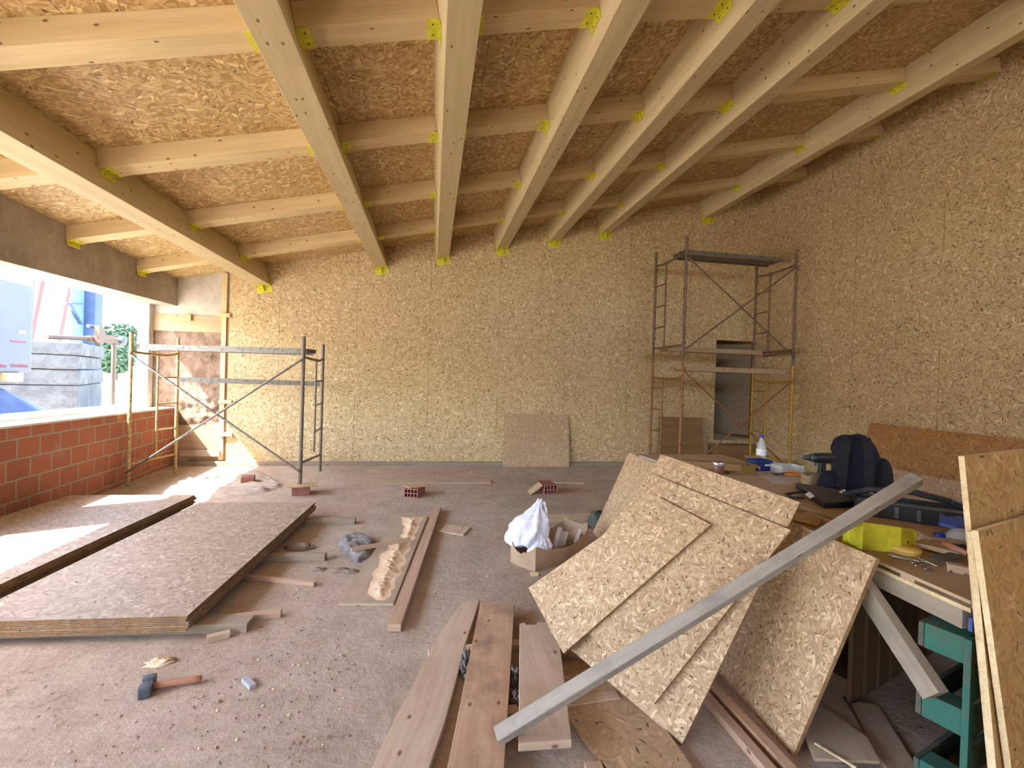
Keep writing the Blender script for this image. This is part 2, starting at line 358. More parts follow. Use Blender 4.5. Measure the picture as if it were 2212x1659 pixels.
    def grid(s, fn, nu, nv, mi=0, smooth=True):
        v = [Vector(fn(i/nu, j/nv)) for j in range(nv+1) for i in range(nu+1)]
        f = [(j*(nu+1)+i, j*(nu+1)+i+1, (j+1)*(nu+1)+i+1, (j+1)*(nu+1)+i) for j in range(nv) for i in range(nu)]
        return s.add(v, f, mi=mi, smooth=smooth)
    def build(s, name, mats, root=None, bevel=0, origin=None):
        if not isinstance(mats, (list, tuple)): mats = [mats]
        o0 = root.matrix_basis.translation.copy() if root is not None and origin is None else (Vector(origin) if origin is not None else Vector((0, 0, 0)))
        me = bpy.data.meshes.new(name)
        me.from_pydata([p-o0 for p in s.v], [], s.f)
        ul = me.uv_layers.new(name='UVMap'); k = 0
        for i, pl in enumerate(me.polygons):
            pl.material_index = s.mi[i]; pl.use_smooth = s.sm[i]
            for q in s.uv[i]: ul.data[k].uv = q; k += 1
        for m in mats: me.materials.append(M[m])
        bm = bmesh.new(); bm.from_mesh(me)
        bmesh.ops.recalc_face_normals(bm, faces=bm.faces); bm.to_mesh(me); bm.free()
        o = bpy.data.objects.new(name, me); COL.objects.link(o)
        if root is not None: o.parent = root
        else: o.location = o0
        if bevel:
            b = o.modifiers.new('bevel', 'BEVEL'); b.width = bevel; b.segments = 2; b.limit_method = 'ANGLE'; b.angle_limit = math.radians(40)
        return o
def thing(name, label, cat, loc, group=None):
    o = bpy.data.objects.new(name, None); COL.objects.link(o); o.location = Vector(loc)
    o.empty_display_size = .1
    o['label'] = label; o['category'] = cat; o['kind'] = 'thing'
    if group: o['group'] = group
    return o
def lettering(name, text, size, mat, root, mt, extrude=.0006):
    tx = bpy.data.curves.new(name, 'FONT'); tx.body = text; tx.size = size; tx.extrude = extrude
    t = bpy.data.objects.new(name, tx); COL.objects.link(t)
    me = bpy.data.meshes.new_from_object(t.evaluated_get(bpy.context.evaluated_depsgraph_get())); bpy.data.objects.remove(t)
    me.materials.clear(); me.materials.append(M[mat]); me.name = name
    o = bpy.data.objects.new(name, me); COL.objects.link(o); o.parent = root; o.matrix_local = mt
    return o
def solo(mb, name, mats, label, cat, group=None, bevel=0, kind='thing', origin=None):
    if origin is None:
        xs = [p.x for p in mb.v]; ys = [p.y for p in mb.v]; zs = [p.z for p in mb.v]
        origin = ((min(xs)+max(xs))/2, (min(ys)+max(ys))/2, min(zs))
    o = mb.build(name, mats, None, bevel, origin)
    o['label'] = label; o['category'] = cat; o['kind'] = kind
    if group: o['group'] = group
    return o
def struct(mb, name, mats, label=None, cat=None, origin=None):
    o = mb.build(name, mats, None, 0, origin); o['kind'] = 'structure'
    if label: o['label'] = label
    if cat: o['category'] = cat
    return o
X, Y, Z = Vector((1, 0, 0)), Vector((0, 1, 0)), Vector((0, 0, 1))
ORD = ['first', 'second', 'third', 'fourth', 'fifth', 'sixth', 'seventh', 'eighth']

# ------------------------------------------------------------------ room shell
YB, XR = 8.38, 6.379               # back wall plane, right wall plane
Y0 = -3.5                          # behind the camera
RO = 4.015; TH = math.atan(.23)    # roof underside z = RO + .23 x
su_ = Vector((math.cos(TH), 0, math.sin(TH))); rn = Vector((-math.sin(TH), 0, math.cos(TH)))
roof = lambda x: RO+.23*x
wx = lambda y: -3.915-.0725*max(0, y-5.0)       # inner face of the window wall (slightly out of square)
struct(MB().abox(-4.6, XR+.3, Y0-.5, YB+3.2, -.25, 0), 'floor', 'floor', 'dusty bare concrete floor of the room', 'floor')
mb = MB(); ex = lambda y: -4.72-.068*(y-5)
mb.prism([(ex(Y0), Y0, roof(ex(Y0))), (ex(YB+.4), YB+.4, roof(ex(YB+.4))), (XR+.3, YB+.4, roof(XR+.3)), (XR+.3, Y0, roof(XR+.3))], Vector((0, 0, .12)), U=(0, 1, 0))
o = struct(mb, 'ceiling', 'osb_ceil', 'sloping oriented strand board ceiling above the beams', 'ceiling')
# back wall: OSB with a door opening
DX0, DX1, DZ0, DZ1 = 5.53, 6.365, .5, 2.49
XW = -3.356
mb = MB(); t = Vector((0, .05, 0))
yb = YB
mb.prism([(XW, yb, .07), (DX0, yb, .07), (DX0, yb, roof(DX0)), (XW, yb, roof(XW))], t, U=(1, 0, 0))
mb.prism([(DX0, yb, DZ1), (XR, yb, DZ1), (XR, yb, roof(XR)), (DX0, yb, roof(DX0))], t, U=(1, 0, 0))
mb.prism([(DX0, yb, .07), (XR, yb, .07), (XR, yb, DZ0), (DX0, yb, DZ0)], t, U=(1, 0, 0))
struct(mb, 'wall_back', 'osb_wall', 'oriented strand board back wall under the sloping ceiling', 'wall')
mb = MB().prism([(XR, YB+.05, 0), (XR, Y0, 0), (XR, Y0, roof(XR)), (XR, YB+.05, roof(XR))], Vector((.06, 0, 0)), U=(0, 1, 0))
struct(mb, 'wall_right', 'osb_wall', 'tall oriented strand board wall on the high side', 'wall')
# bare part of the back wall, set back behind the boards
yr = YB+.06
mb = MB()
mb.prism([(-4.75, yr, 2.36), (-3.30, yr, 2.36), (-3.30, yr, roof(-3.3)), (-4.75, yr, roof(-4.75))], Vector((0, .35, 0)), U=(1, 0, 0), mi=0)
mb.prism([(-4.75, yr-.015, .0), (-3.30, yr-.015, .0), (-3.30, yr-.015, .66), (-4.75, yr-.015, .66)], Vector((0, .36, 0)), U=(1, 0, 0), mi=2)
mb.prism([(-4.75, yr-.02, 2.20), (-3.30, yr-.02, 2.20), (-3.30, yr-.02, 2.47), (-4.75, yr-.02, 2.47)], Vector((0, .37, 0)), U=(1, 0, 0), mi=2)
def rough(u, v):
    x = -4.75+1.45*u; z = .6+1.65*v
    return (x, yr+.01-.035*mnoise.fractal(Vector((x*6, z*6, 3)), 1, 2, 4), z)
mb.grid(rough, 60, 70, mi=1)
mb.abox(-4.75, -3.3, yr+.05, yr+.3, .6, 2.3, mi=1)
struct(mb, 'wall_back_bare', ['concrete_l', 'earth', 'plank_tan'], 'unclad stretch of back wall with rough earth and concrete', 'wall')
# window wall: brick parapet, lintel, pier
def yprism(y0, y1, x_off0, x_off1, z0f, z1f, mbx, mi=0):
    if y0 < 5 < y1:
        yprism(y0, 5, x_off0, x_off1, z0f, z1f, mbx, mi); y0 = 5
    a0, a1 = wx(y0), wx(y1)
    p = [(a0+x_off0, y0, z0f(y0)), (a1+x_off0, y1, z0f(y1)), (a1+x_off0, y1, z1f(y1)), (a0+x_off0, y0, z1f(y0)),
         (a0+x_off1, y0, z0f(y0)), (a1+x_off1, y1, z0f(y1)), (a1+x_off1, y1, z1f(y1)), (a0+x_off1, y0, z1f(y0))]
    U = Vector((a1-a0, y1-y0, 0)).normalized()
    mbx.add(p, [(0, 1, 2, 3), (7, 6, 5, 4), (0, 3, 7, 4), (1, 5, 6, 2), (3, 2, 6, 7), (0, 4, 5, 1)], (U, Vector((U.y, -U.x, 0)), Z), mi)
sillz = lambda y: .99-.011*max(0, y-5)
lb = lambda y: 2.516+.029*max(0, y-5)
mb = MB(); yprism(Y0, YB+.07, 0, -.24, lambda y: 0, lambda y: sillz(y)-.022, mb); struct(mb, 'wall_left', 'brick', 'low red hollow brick wall under the window opening', 'wall')
mb = MB(); yprism(Y0, YB+.07, .004, -.26, lambda y: sillz(y)-.022, sillz, mb); yprism(Y0, YB+.2, -.24, -.85, lambda y: sillz(y)-.10, lambda y: sillz(y)-.06, mb)
struct(mb, 'trim_1', 'sill', 'white mortar sill on top of the brick wall', 'sill')
mb = MB(); yprism(Y0, YB+.07, 0, -.5, lb, lambda y: roof(wx(y))-.0, mb); struct(mb, 'trim_2', 'concrete', 'grey concrete lintel beam above the window opening', 'lintel')
mb = MB(); yprism(Y0, YB+.3, -.80, -.86, lambda y: sillz(y)-.06, lambda y: sillz(y)+.02, mb); struct(mb, 'trim_3', 'sill', 'pale outer rail along the window ledge', 'rail')
mb = MB(); yprism(4.08, 4.78, 0, -.27, sillz, lb, mb); yprism(Y0, -1.6, 0, -.27, sillz, lb, mb); struct(mb, 'wall_left_pier', 'concrete', 'concrete pier between the two window openings', 'pier')  # second stretch, behind the camera, added to hold back window light
# corner post at the end of the opening
mb = MB(); mb.abox(-4.66, -4.50, YB-.08, YB+.05, .9, 2.72, long=2); struct(mb, 'trim_4', 'concrete_l', 'pale post at the end of the window opening', 'post')
# unseen wall behind camera; window-side and gable openings shaped to let sky light in
mb = MB(); mb.abox(-1.8, XR+.06, Y0-.2, Y0, 0, 3.7); mb.prism([(-4.3, Y0, 2.2), (-1.8, Y0, 2.2), (-1.8, Y0, roof(-1.8)), (-4.3, Y0, roof(-4.3))], Vector((0, -.2, 0)))
struct(mb, 'wall_front', 'concrete')
# timber plate along the foot of the back wall
mb = MB(); mb.bar((XW-.6, YB-.02, .035), (1.31, YB-.02, .035), .07, .07); mb.bar((2.53, YB-.02, .035), (DX0, YB-.02, .035), .07, .07)
mb.abox(-.52, -.44, YB-.075, YB-.05, 0, .06)
struct(mb, 'baseboard_back', 'timber_grey', 'dusty timber plate along the foot of the back wall', 'baseboard')
# space behind the door opening
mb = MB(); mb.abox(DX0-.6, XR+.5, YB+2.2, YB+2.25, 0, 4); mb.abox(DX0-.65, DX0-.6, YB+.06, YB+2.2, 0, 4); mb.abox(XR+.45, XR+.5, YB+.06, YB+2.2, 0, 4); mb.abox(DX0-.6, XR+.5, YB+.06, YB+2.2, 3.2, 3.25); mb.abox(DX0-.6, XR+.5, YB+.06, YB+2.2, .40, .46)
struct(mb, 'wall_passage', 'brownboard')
# door leaf standing ajar inside the opening
hx = 6.34; A = Vector((hx, YB+.05, 0)); D = Vector((-.70, .52, 0)).normalized()
r = thing('door_1', 'dusty board door standing ajar in the back wall', 'door', (hx, YB+.05, .58)); r['kind'] = 'structure'
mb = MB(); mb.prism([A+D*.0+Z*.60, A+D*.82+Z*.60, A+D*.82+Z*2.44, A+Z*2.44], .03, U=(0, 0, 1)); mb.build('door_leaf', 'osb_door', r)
mb = MB()
for zz in (1.1, 1.75, 2.2): mb.tube([A+D*.83+Z*zz+Vector((.0, -.01, 0)), A+D*.83+Z*(zz+.09)+Vector((0, -.01, 0))], .014, 8)
mb.build('hinge', 'steel_dark', r)

# ------------------------------------------------------------------ ceiling beams and cross joists
def rp(s, d, y): return Vector((0, y, RO))+su_*s-rn*d      # s along the slope, d below the boards
BX = [-2.938, -1.045, .018, 1.073, 2.043, 3.027, 5.139]
BW, BD = .21, .335
BS = [(x-BD*math.sin(TH))/math.cos(TH) for x in BX]
bnames = ['first from the window', 'second from the window', 'third from the window', 'middle one', 'third from the high wall', 'second from the high wall', 'nearest the high wall']
blook = ['ending over the low scaffold', 'beyond a wide bay', 'seen straight overhead', 'among seven', 'in the narrow bays', 'beside the wide bay', 'ending above the tall scaffold']
def plate_holes(mbh, c, U, V, n, l, b, k=2):
    for i in range(k):
        for j in (-1, 1):
            p = c+U*((i-(k-1)/2)*l*.45)+V*(j*b*.25)
            mbh.lathe([(.0, .0), (.006, .0), (.006, .003), (0, .003)], p, n, 8, 1)
for i, s in enumerate(BS):
    c = rp(s+BW/2, BD/2, 0)
    r = thing('ceiling_beam', f'glued spruce ceiling beam, {bnames[i]}, {blook[i]}', 'beam', (c.x, YB, c.z), 'long ceiling beams')
    MB().box(rp(s+BW/2, BD/2, (Y0+YB)/2), Y, su_, rn, YB-Y0, BW, BD).build('timber', 'glulam', r, .004)
    # yellow bearing bracket under the end of the beam
    mb = MB(); cc = rp(s+BW/2, BD+.055, YB-.004)
    mb.box(cc, su_, rn, Y, BW+.02, .12, .006)
    mb.box(rp(s+BW/2, BD+.006, YB-.055), su_, Y, rn, BW+.012, .10, .006)
    mb.prism([rp(s+BW/2-.003, BD+.008, YB-.006), rp(s+BW/2-.003, BD+.008, YB-.095), rp(s+BW/2-.003, BD+.11, YB-.02), rp(s+BW/2-.003, BD+.11, YB-.006)], su_*.006)
    for sg in (-.004, BW+.004): mb.box(rp(s+sg, BD-.06, YB-.03), rn, Y, su_, .16, .055, .006)
    plate_holes(mb, rp(s+BW*.25, BD+.06, YB-.008), rn, su_, -Y, .1, .08); plate_holes(mb, rp(s+BW*.78, BD+.06, YB-.008), rn, su_, -Y, .1, .08)
    mb.build('beam_hanger', ['hanger', 'bolt_hole'], r)
PY = [3.0, 4.38, 5.8, 7.2]; PW, PD = .185, .155
rows = ['fourth row from the back wall', 'third row from the back wall', 'second row from the back wall', 'row nearest the back wall']
bays = ['between window lintel and first beam', 'between first and second beams', 'between second and third beams', 'between third and middle beams', 'between middle and fifth beams', 'between fifth and sixth beams', 'between sixth and last beams', 'between last beam and high wall']
for j, y in enumerate(PY):
    yc = y+PW/2
    ends = [((wx(yc)-.12*math.sin(TH))/math.cos(TH), None)]+[(s, s+BW) for s in BS]+[((XR-.1*math.sin(TH))/math.cos(TH), None)]
    for k in range(8):
        a = ends[k][1] if k else ends[0][0]; b = ends[k+1][0]
        c = rp((a+b)/2, PD, yc)
        look = 'long' if k in (1, 6) else 'short'
        r = thing('cross_joist', f'{look} spruce cross joist {bays[k]}, {rows[j]}', 'joist', c, 'cross joists between the ceiling beams')
        MB().box(rp((a+b)/2, PD/2, yc), su_, Y, rn, b-a-.003, PW, PD).build('timber', 'spruce', r, .003)
        for e, sg in ((a, 1), (b, -1)):
            if k == 0 and sg == -1: continue
            mb = MB()
            mb.box(rp(e+sg*.042, PD+.003, yc), su_, Y, rn, .078, PW*.98, .005)
            mb.box(rp(e+sg*.0045, PD+.03, yc), rn, Y, su_, .06, PW*.98, .005)
            plate_holes(mb, rp(e+sg*.045, PD+.0055, yc), su_, Y, -rn, .03, PW, 1); plate_holes(mb, rp(e+sg*.0055, PD+.034, yc), rn, Y, su_*sg, .03, PW, 1)
            mb.build('joist_hanger', ['hanger', 'bolt_hole'], r)

# ------------------------------------------------------------------ bare wall battens
def lath(name, a, b, wd, th, mat, label, cat, upv=(0, 0, 1), bevel=.002, group=None):
    return solo(MB().bar(a, b, wd, th, upv), name, mat, label, cat, group, bevel)
lath('furring_strip', (-3.44, YB+.02, .09), (-3.44, YB+.02, 3.19), .075, .03, 'spruce', 'upright furring strip on the bare wall beside the edge of the cladding', 'timber', (0, 1, 0))
lath('wall_stud', (-3.375, YB+.05, .07), (-3.375, YB+.05, 2.7), .05, .05, 'brownboard', 'dark brown stud in the gap between furring strip and cladding', 'timber', (0, 1, 0))
for k, (px, py, wpx) in enumerate(((484, 681, 22), (487, 868, 22), (488, 938, 20))):
    c = at(px, py, y=YB-.01); c.y = YB-.02
    lath('packing_block', c-X*.10, c+X*.10, .04, .06, 'spruce', 'short pale packing block crossing the furring strip, '+['topmost of three', 'middle of three', 'lowest of three'][k], 'block', (0, 0, 1), .001, 'packing blocks on the furring strip')
c = at(409, 686, y=YB+.03); solo(MB().abox(c.x-.04, c.x+.04, YB-.01, YB+.045, c.z-.05, c.z+.05), 'wood_block', 'plank_tan', 'small square wood block nailed to the tan band on the bare wall', 'block')
lath('wall_batten', (-4.05, YB+.0, .20), (-3.45, YB+.0, .20), .04, .10, 'pine_light', 'pale board on edge at the foot of the bare wall', 'board', (0, 0, 1))

# ------------------------------------------------------------------ scaffolds
def scaffold_frame(r, near, far, t, z0n, z0f, z1, mat, rungs, bar_lo):
    """ladder frame: near post, far post, inner upright, rungs between the inner upright and the far post"""
    near, far = Vector(near), Vector(far); d = far-near; inn = near+d*t
    MB().tube([near+Z*z0n, near+Z*z1], .024, 10).build('post', mat, r)
    MB().tube([far+Z*z0f, far+Z*z1], .024, 10).build('post', mat, r)
    MB().tube([inn+Z*(z0n+bar_lo+.0), inn+Z*(z1-.25)], .015, 8).build('inner_upright', mat, r)
    MB().tube([near+Z*(z1-.24), near+d*.06+Z*(z1-.265), near+d*.3+Z*(z1-.275), near+d*.75+Z*(z1-.28), near+d*.95+Z*(z1-.25), far+Z*(z1-.23)], .018, 8).build('top_bar', mat, r)
    MB().tube([near+Z*(z0n+bar_lo), far+Z*(z0f+bar_lo)], .018, 8).build('bottom_bar', mat, r)
    for z in rungs: MB().tube([inn+Z*z, far+Z*z], .012, 8).build('rung', mat, r)
    mb = MB()
    for p in (near, far):
        for z in (z1-.35, z0n+.45): mb.tube([p+Z*z+X*.0, p+Z*z+X*.035-Y*.035], .009, 6)
    mb.build('locking_pin', mat, r)
nL, fL, nR, fR = at(276, 1050, z=0), at(378, 1022, z=0), at(648, 1045, z=.135), at(691, 1018, z=.0)
r = thing('scaffold', 'low single-storey tube scaffold with crossed braces in front of the window', 'scaffold', (nL.x, nL.y, 0))
flat = lambda p: Vector((p.x, p.y, 0))
scaffold_frame(r, flat(nL), flat(fL), .55, 0, 0, 2.05, 'scaf_yellow', (1.45, 1.07, .69), .29)
scaffold_frame(r, flat(nR), flat(fR), .62, .135, 0, 2.05, 'scaf_grey', (1.46, 1.1, .7), .27)
off = Vector((0, -.035, 0))
for a, b in ((flat(nL)+Z*1.76, flat(nR)+Z*.30), (flat(nR)+Z*1.75, flat(nL)+Z*.18)):
    MB().tube([a+off, b+off], .014, 8).build('brace', 'galv', r); off = Vector((0, -.06, 0))
for p in (nL, nR):
    for z in (1.76, .24): pass
a = at(363, 819, y=fL.y); b = at(690, 829, y=fR.y)
MB().bar(a, b, .04, .075).build('guard_rail', 'galv', r)
a = flat(nL)+Vector((.06, .19, 1.872)); b = flat(nR)+Vector((.04, .19, 1.872))
mb = MB(); mb.bar(a, b, .30, .05)
for sg in (-1, 1): mb.bar(a+Y*sg*.15-Z*.012, b+Y*sg*.15-Z*.012, .012, .075)
solo(mb, 'scaffold_plank', 'galv', 'narrow galvanised walkway plank on top of the low scaffold', 'plank')
# tall scaffold
SN, SF = 7.0, 8.02
r = thing('scaffold', 'tall two-storey tube scaffold in the corner before the ajar door', 'scaffold', (4.02, SN, 0))
tl, tr_ = (Vector((4.025, SN, 0)), Vector((4.008, SF, 0))), (Vector((6.066, SN, 0)), Vector((6.085, SF, 0)))
rg = (1.5, 1.12, .73)
scaffold_frame(r, tl[0], tl[1], .62, 0, 0, 1.95, 'scaf_rust', rg, .30)
scaffold_frame(r, tr_[0], tr_[1], .62, 0, 0, 1.95, 'scaf_ochre', rg, .30)
scaffold_frame(r, tl[0], tl[1], .62, 1.96, 1.96, 4.0, 'scaf_brown', (3.36, 2.98, 2.6), .27)
scaffold_frame(r, tr_[0], tr_[1], .62, 1.96, 1.96, 3.95, 'scaf_brown', (3.36, 2.98, 2.6), .27)
for k, (a, b) in enumerate((((4.03, 1.80), (6.06, .18)), ((6.06, 1.74), (4.03, .10)), ((4.03, 3.66), (6.06, 2.10)), ((6.06, 3.66), (4.03, 2.16)))):
    MB().tube([(a[0], SN-.035-.025*(k % 2), a[1]), (b[0], SN-.035-.025*(k % 2), b[1])], .014, 8).build('brace', 'scaf_brown' if k > 1 else 'scaf_rust', r)
MB().tube([tr_[0]+Z*2.16+Y*.72-X*.0, tr_[0]+Z*2.20+Y*.02], .018, 8).build('guard_rail', 'scaf_brown', r)
def splank(x0, x1, y0, y1, z, mat, label):
    mb = MB(); mb.abox(x0, x1, y0, y1, z-.05, z, long=0)
    for yy in (y0, y1): mb.abox(x0, x1, yy-.006, yy+.006, z-.075, z+.004, long=0)
    for xx in (x0, x1):
        for yy in (y0+.06, y1-.06): mb.tube([(xx, yy, z-.02), (xx-.05 if xx == x0 else xx+.05, yy, z-.005), (xx-.06 if xx == x0 else xx+.06, yy, z-.05)], .008, 6)
    solo(mb, 'scaffold_plank', mat, label, 'plank', 'walkway planks on the tall scaffold')
splank(4.11, 5.98, 7.22, 7.58, 3.85, 'galv', 'dark walkway plank on the topmost level of the tall scaffold')
splank(4.11, 5.98, 7.66, 7.97, 2.25, 'plank_tan', 'tan walkway plank of the tall scaffold just above the tube joints')
splank(4.11, 5.98, 7.06, 7.42, 1.885, 'plank_tan', 'tan walkway plank of the tall scaffold just below the tube joints')

# ------------------------------------------------------------------ boards leaning on the back and right walls
mb = MB().prism([(1.30, YB-.16, .0), (2.53, YB-.16, .0), (2.525, YB-.03, .955), (1.31, YB-.03, .955)], .018, 0, 1)
solo(mb, 'osb_board', ['osb_grey', 'osb_edge'], 'square panel leaning on the middle of the back wall', 'panel')
mb = MB().prism([(4.30, YB-.20, .0), (5.22, YB-.20, .0), (5.22, YB-.09, .95), (4.32, YB-.09, .95)], .012, 0)
solo(mb, 'hardboard', 'brownboard', 'smooth dark brown panel leaning on the back wall behind the tall scaffold', 'panel')
lath('timber_stud', (5.29, YB-.12, 0), (5.28, YB-.045, .955), .085, .045, 'plank_tan', 'short upright stud between the brown panel and the door step', 'timber', (0, 1, 0))
solo(MB().abox(5.42, 6.34, YB-.34, YB-.03, 0, .44), 'step_box', 'brownboard', 'brown boxed step below the ajar door', 'step', None, .003)
p = [at(1878.7, 913, x=6.28), at(2250, 953.6, x=6.28)]
mb = MB().prism([(6.02, p[0].y+.02, 0), (6.02, 3.5, 0), (6.28, 3.5, p[1].z), (6.28, p[0].y, p[0].z)], .018, 0, 1)
solo(mb, 'osb_board', ['osb_red', 'osb_edge'], 'long reddish brown panel leaning on the high wall behind the rucksack', 'panel')
q = [at(1900, 1009.5, x=6.06), at(2070, 1039, x=6.06)]
mb = MB().prism([(5.86, q[0].y+.25, 0), (5.86, q[1].y-1.6, 0), (6.03, q[1].y-1.6, q[1].z-.0), (6.03, q[0].y+.25, q[0].z+.02)], .018, 0, 1)
solo(mb, 'osb_board', ['osb_grey', 'osb_edge'], 'low tan panel leaning in front of the long reddish panel', 'panel')

# ------------------------------------------------------------------ stacks of boards on the floor at the window
def board_stack(n, c0, dirv, L, W, z0, labels, group, jit=.016):
    """c0: near right corner, dirv: direction of the long edge"""
    e = Vector(dirv).normalized(); s = Vector((-e.y, e.x, 0))
    for k in range(n):
        j = Vector((random.uniform(-jit, jit), random.uniform(-jit, jit), 0))
        if k == n-1: j = Vector((-.008, 0, 0))
        a = Vector(c0)+j+Z*(z0+.018*k+.017); th = .0140
        P = [a, a+e*L, a+e*L+s*W, a+s*W]
        mb = MB(); mb.prism(P, th*.36, 0, 1, U=e)
        i = .010
        Pm = [a+e*i-s*i*.2, a+e*(L-i)-s*i*.2, a+e*(L-i)+s*(W-i), a+e*i+s*(W-i)]
        mb.prism([p-Z*th*.36+s*i for p in Pm[:2]]+[p-Z*th*.36 for p in Pm[2:]], th*.28, 1, 1, U=e)
        mb.prism([p-Z*th*.64 for p in P], th*.36, 0, 1, U=e)
        solo(mb, 'osb_sheet', ['osb_stack', 'osb_edge'], labels[k], 'board', group)
pos = ['lowest', 'second from the bottom', 'third from the bottom', 'fourth from the bottom', 'second from the top', 'topmost']
board_stack(5, (-1.353, 2.94, 0), (.119, 2.47, 0), 2.47, 1.20, .0575, [f'full strand board sheet, {p} in the stack nearer the room middle' for p in ('lowest', 'second from the bottom', 'middle one', 'second from the top', 'topmost')], 'sheets of the stack nearer the room middle')
board_stack(6, (-2.622, 3.15, 0), (.09, 2.45, 0), 2.45, 1.235, .09, [f'full strand board sheet, {p} in the stack against the brick wall' for p in pos], 'sheets of the stack against the brick wall')
def fl_timber(name, pa, pb, wd, th, mat, label, z0=0.0, ext=0.0, cat='timber', rot=0):
    a, b = at(*pa, z=z0+th), at(*pb, z=z0+th); d = (b-a).normalized(); a = a-d*ext
    return lath(name, a-Z*th/2, b-Z*th/2, wd, th, mat, label, cat)
fl_timber('timber_bearer', (650, 1121), (768, 1119), .09, .055, 'timber_grey', 'timber bearer poking out under the far end of the near stack', ext=1.3)
fl_timber('timber_bearer', (600, 1197), (704, 1195), .07, .055, 'timber_grey', 'grey timber bearer poking out at the middle of the near stack', ext=1.2)
fl_timber('pine_lath', (540, 1243), (681, 1257), .035, .03, 'pine_red', 'thin reddish lath poking out beside the middle bearer', ext=.3, cat='lath')
a = at(534, 1367, z=0); lath('timber_bearer', (-2.4, a.y+.055+.085, .0275), (a.x, a.y+.055, .0275), .11, .055, 'timber_grey', 'broad timber bearer poking out under the near corner of the stack', 'timber')
fl_timber('pine_lath', (430, 1336), (608, 1318), .045, .04, 'pine_red', 'thin pinkish lath poking out behind the near corner bearer', ext=.2, cat='lath')
a, b = at(447, 1374, z=.035), at(497, 1362, z=.035)
lath('timber_wedge', a-Z*.0175, b-Z*.0175, .04, .035, 'pine_light', 'small wood wedge on the floor before the near corner bearer', 'wedge')
lath('timber_bearer', (-3.7, 3.6, .045), (-2.70, 3.6, .045), .09, .09, 'timber_grey', 'timber bearer under the stack against the brick wall, nearer one', 'timber')
lath('timber_bearer', (-3.7, 5.2, .045), (-2.66, 5.2, .045), .09, .09, 'timber_grey', 'timber bearer under the stack against the brick wall, farther one', 'timber')

# ------------------------------------------------------------------ fan of boards leaning on the bench
def sheet(name, P, mat, label, th=.018, edge='osb_edge', U=None, group='cut boards fanned out against the bench', cat='board'):
    return solo(MB().prism(P, th, 0, 1, U=U), name, [mat, edge], label, cat, group)
sheet('osb_sheet', [(1.559, 1.722, 0), (1.923, 1.704, .845), (2.065, 4.597, .845), (1.70, 4.615, 0)], 'osb_sheet', 'longest strand board leaning along the whole bench, rearmost of the fan')
sheet('osb_sheet', [(1.113, 1.836, .01), (1.905, 2.117, .979), (1.49, 2.822, 1.114), (.698, 2.54, .145)], 'osb_sheet', 'strand board standing highest, second from the back of the fan')
sheet('osb_sheet', [(1.049, 1.972, .099), (1.791, 2.042, .861), (1.388, 2.738, 1.0), (.743, 2.633, .305)], 'osb_sheet', 'strand board lying third from the back of the fan, under the grey batten')
F1Q = [(.727, 2.361, .124), (1.507, 2.281, .820), (1.352, 2.588, .898), (.611, 2.747, .306)]
sheet('osb_sheet', F1Q, 'osb_sheet', 'foremost strand board of the fan, a narrow strip over the plastic bag side')
T, R2, L1, L2 = [at(*p, z=.027) for p in ((1320, 1401), (1496.5, 1659), (1231, 1545), (1303, 1641.5))]
e1 = (R2-T).normalized(); e2 = (L2-L1).normalized(); TL = at(1150, 1449, z=.027)
sheet('osb_offcut', [T, TL, L2+e2*.6, R2+e1*.6], 'osb_grey', 'dusty brownish strand board lying flat on the floor under the batten', group=None)
A = at(1078, 1588, z=.115); B = CP+((rt*((1973-IW/2)/F_PX)-up*((1038-IH/2)/F_PX)+fwd)*2.26)
d = (B-A).normalized()
solo(MB().bar(A-d*.01, B+d*.02, .062, .042, (-.45, -.35, .8)), 'long_batten', 'timber_pale', 'long whitish batten lying slantwise across the fan of boards', 'batten', None, .004)
# planks in front
def poly(name, pts, z, th, mat, label, cat='plank', U=None, bevel=.003):
    P = [at(px, py, z=z) if len(q) == 2 else Vector(q) for q in pts for px, py in [q[:2]]]
    n = (P[1]-P[0]).cross(P[2]-P[0])
    if n.z < 0: P.reverse()
    return solo(MB().prism(P, th, U=U), name, mat, label, cat, None, bevel)
def ext(p, q, t, z):
    a, b = at(*p, z=z), at(*q, z=z); v = b+(b-a).normalized()*t; return v
z = .035
P = [ext((858, 1543), (803, 1659), .5, z)]+[at(*p, z=z) for p in ((803, 1659), (858, 1543), (955, 1362), (1000, 1298), (1036, 1297), (1005, 1391), (986, 1466), (960, 1562), (927, 1659))]+[ext((960, 1562), (927, 1659), .5, z)]
P.reverse()
solo(MB().prism(P, .03, U=(P[0]-P[4])), 'pine_plank', 'pine_light', 'old plank with a wavy edge, first of three planks from the window side', 'plank', 'old planks on the floor', .003)
z = .068
P = [at(1038, 1301, z=z), at(1111.6, 1307, z=z), ext((1111.6, 1307), (1089, 1659), .5, z), ext((1038, 1301), (966, 1659), .5, z)]; P.reverse()
solo(MB().prism(P, .032, U=P[0]-P[3]), 'pine_plank', 'pine_stain', 'long brown plank with dark stains, middle one of three planks', 'plank', 'old planks on the floor', .003)
z = .10
P = [at(*p, z=z) for p in ((1122.7, 1347), (1134, 1344), (1136, 1349), (1160, 1349), (1161, 1343), (1204, 1344), (1235, 1598), (1120, 1606))]; P.reverse()
solo(MB().prism(P, .035, U=P[1]-P[5]), 'pine_plank', 'pine_light', 'short plank with a broken end, nearest the fan of boards', 'plank', 'old planks on the floor', .003)
for (x0, x1, y) in ((-.1, .78, 2.62), (.1, .95, 2.10)):
    lath('floor_bearer', (x0+.12, y, .016), (x1, y+.05, .016), .06, .032, 'pine_light', 'low bearer strip under the three old planks, '+('far one' if y > 2.3 else 'near one'), 'timber')
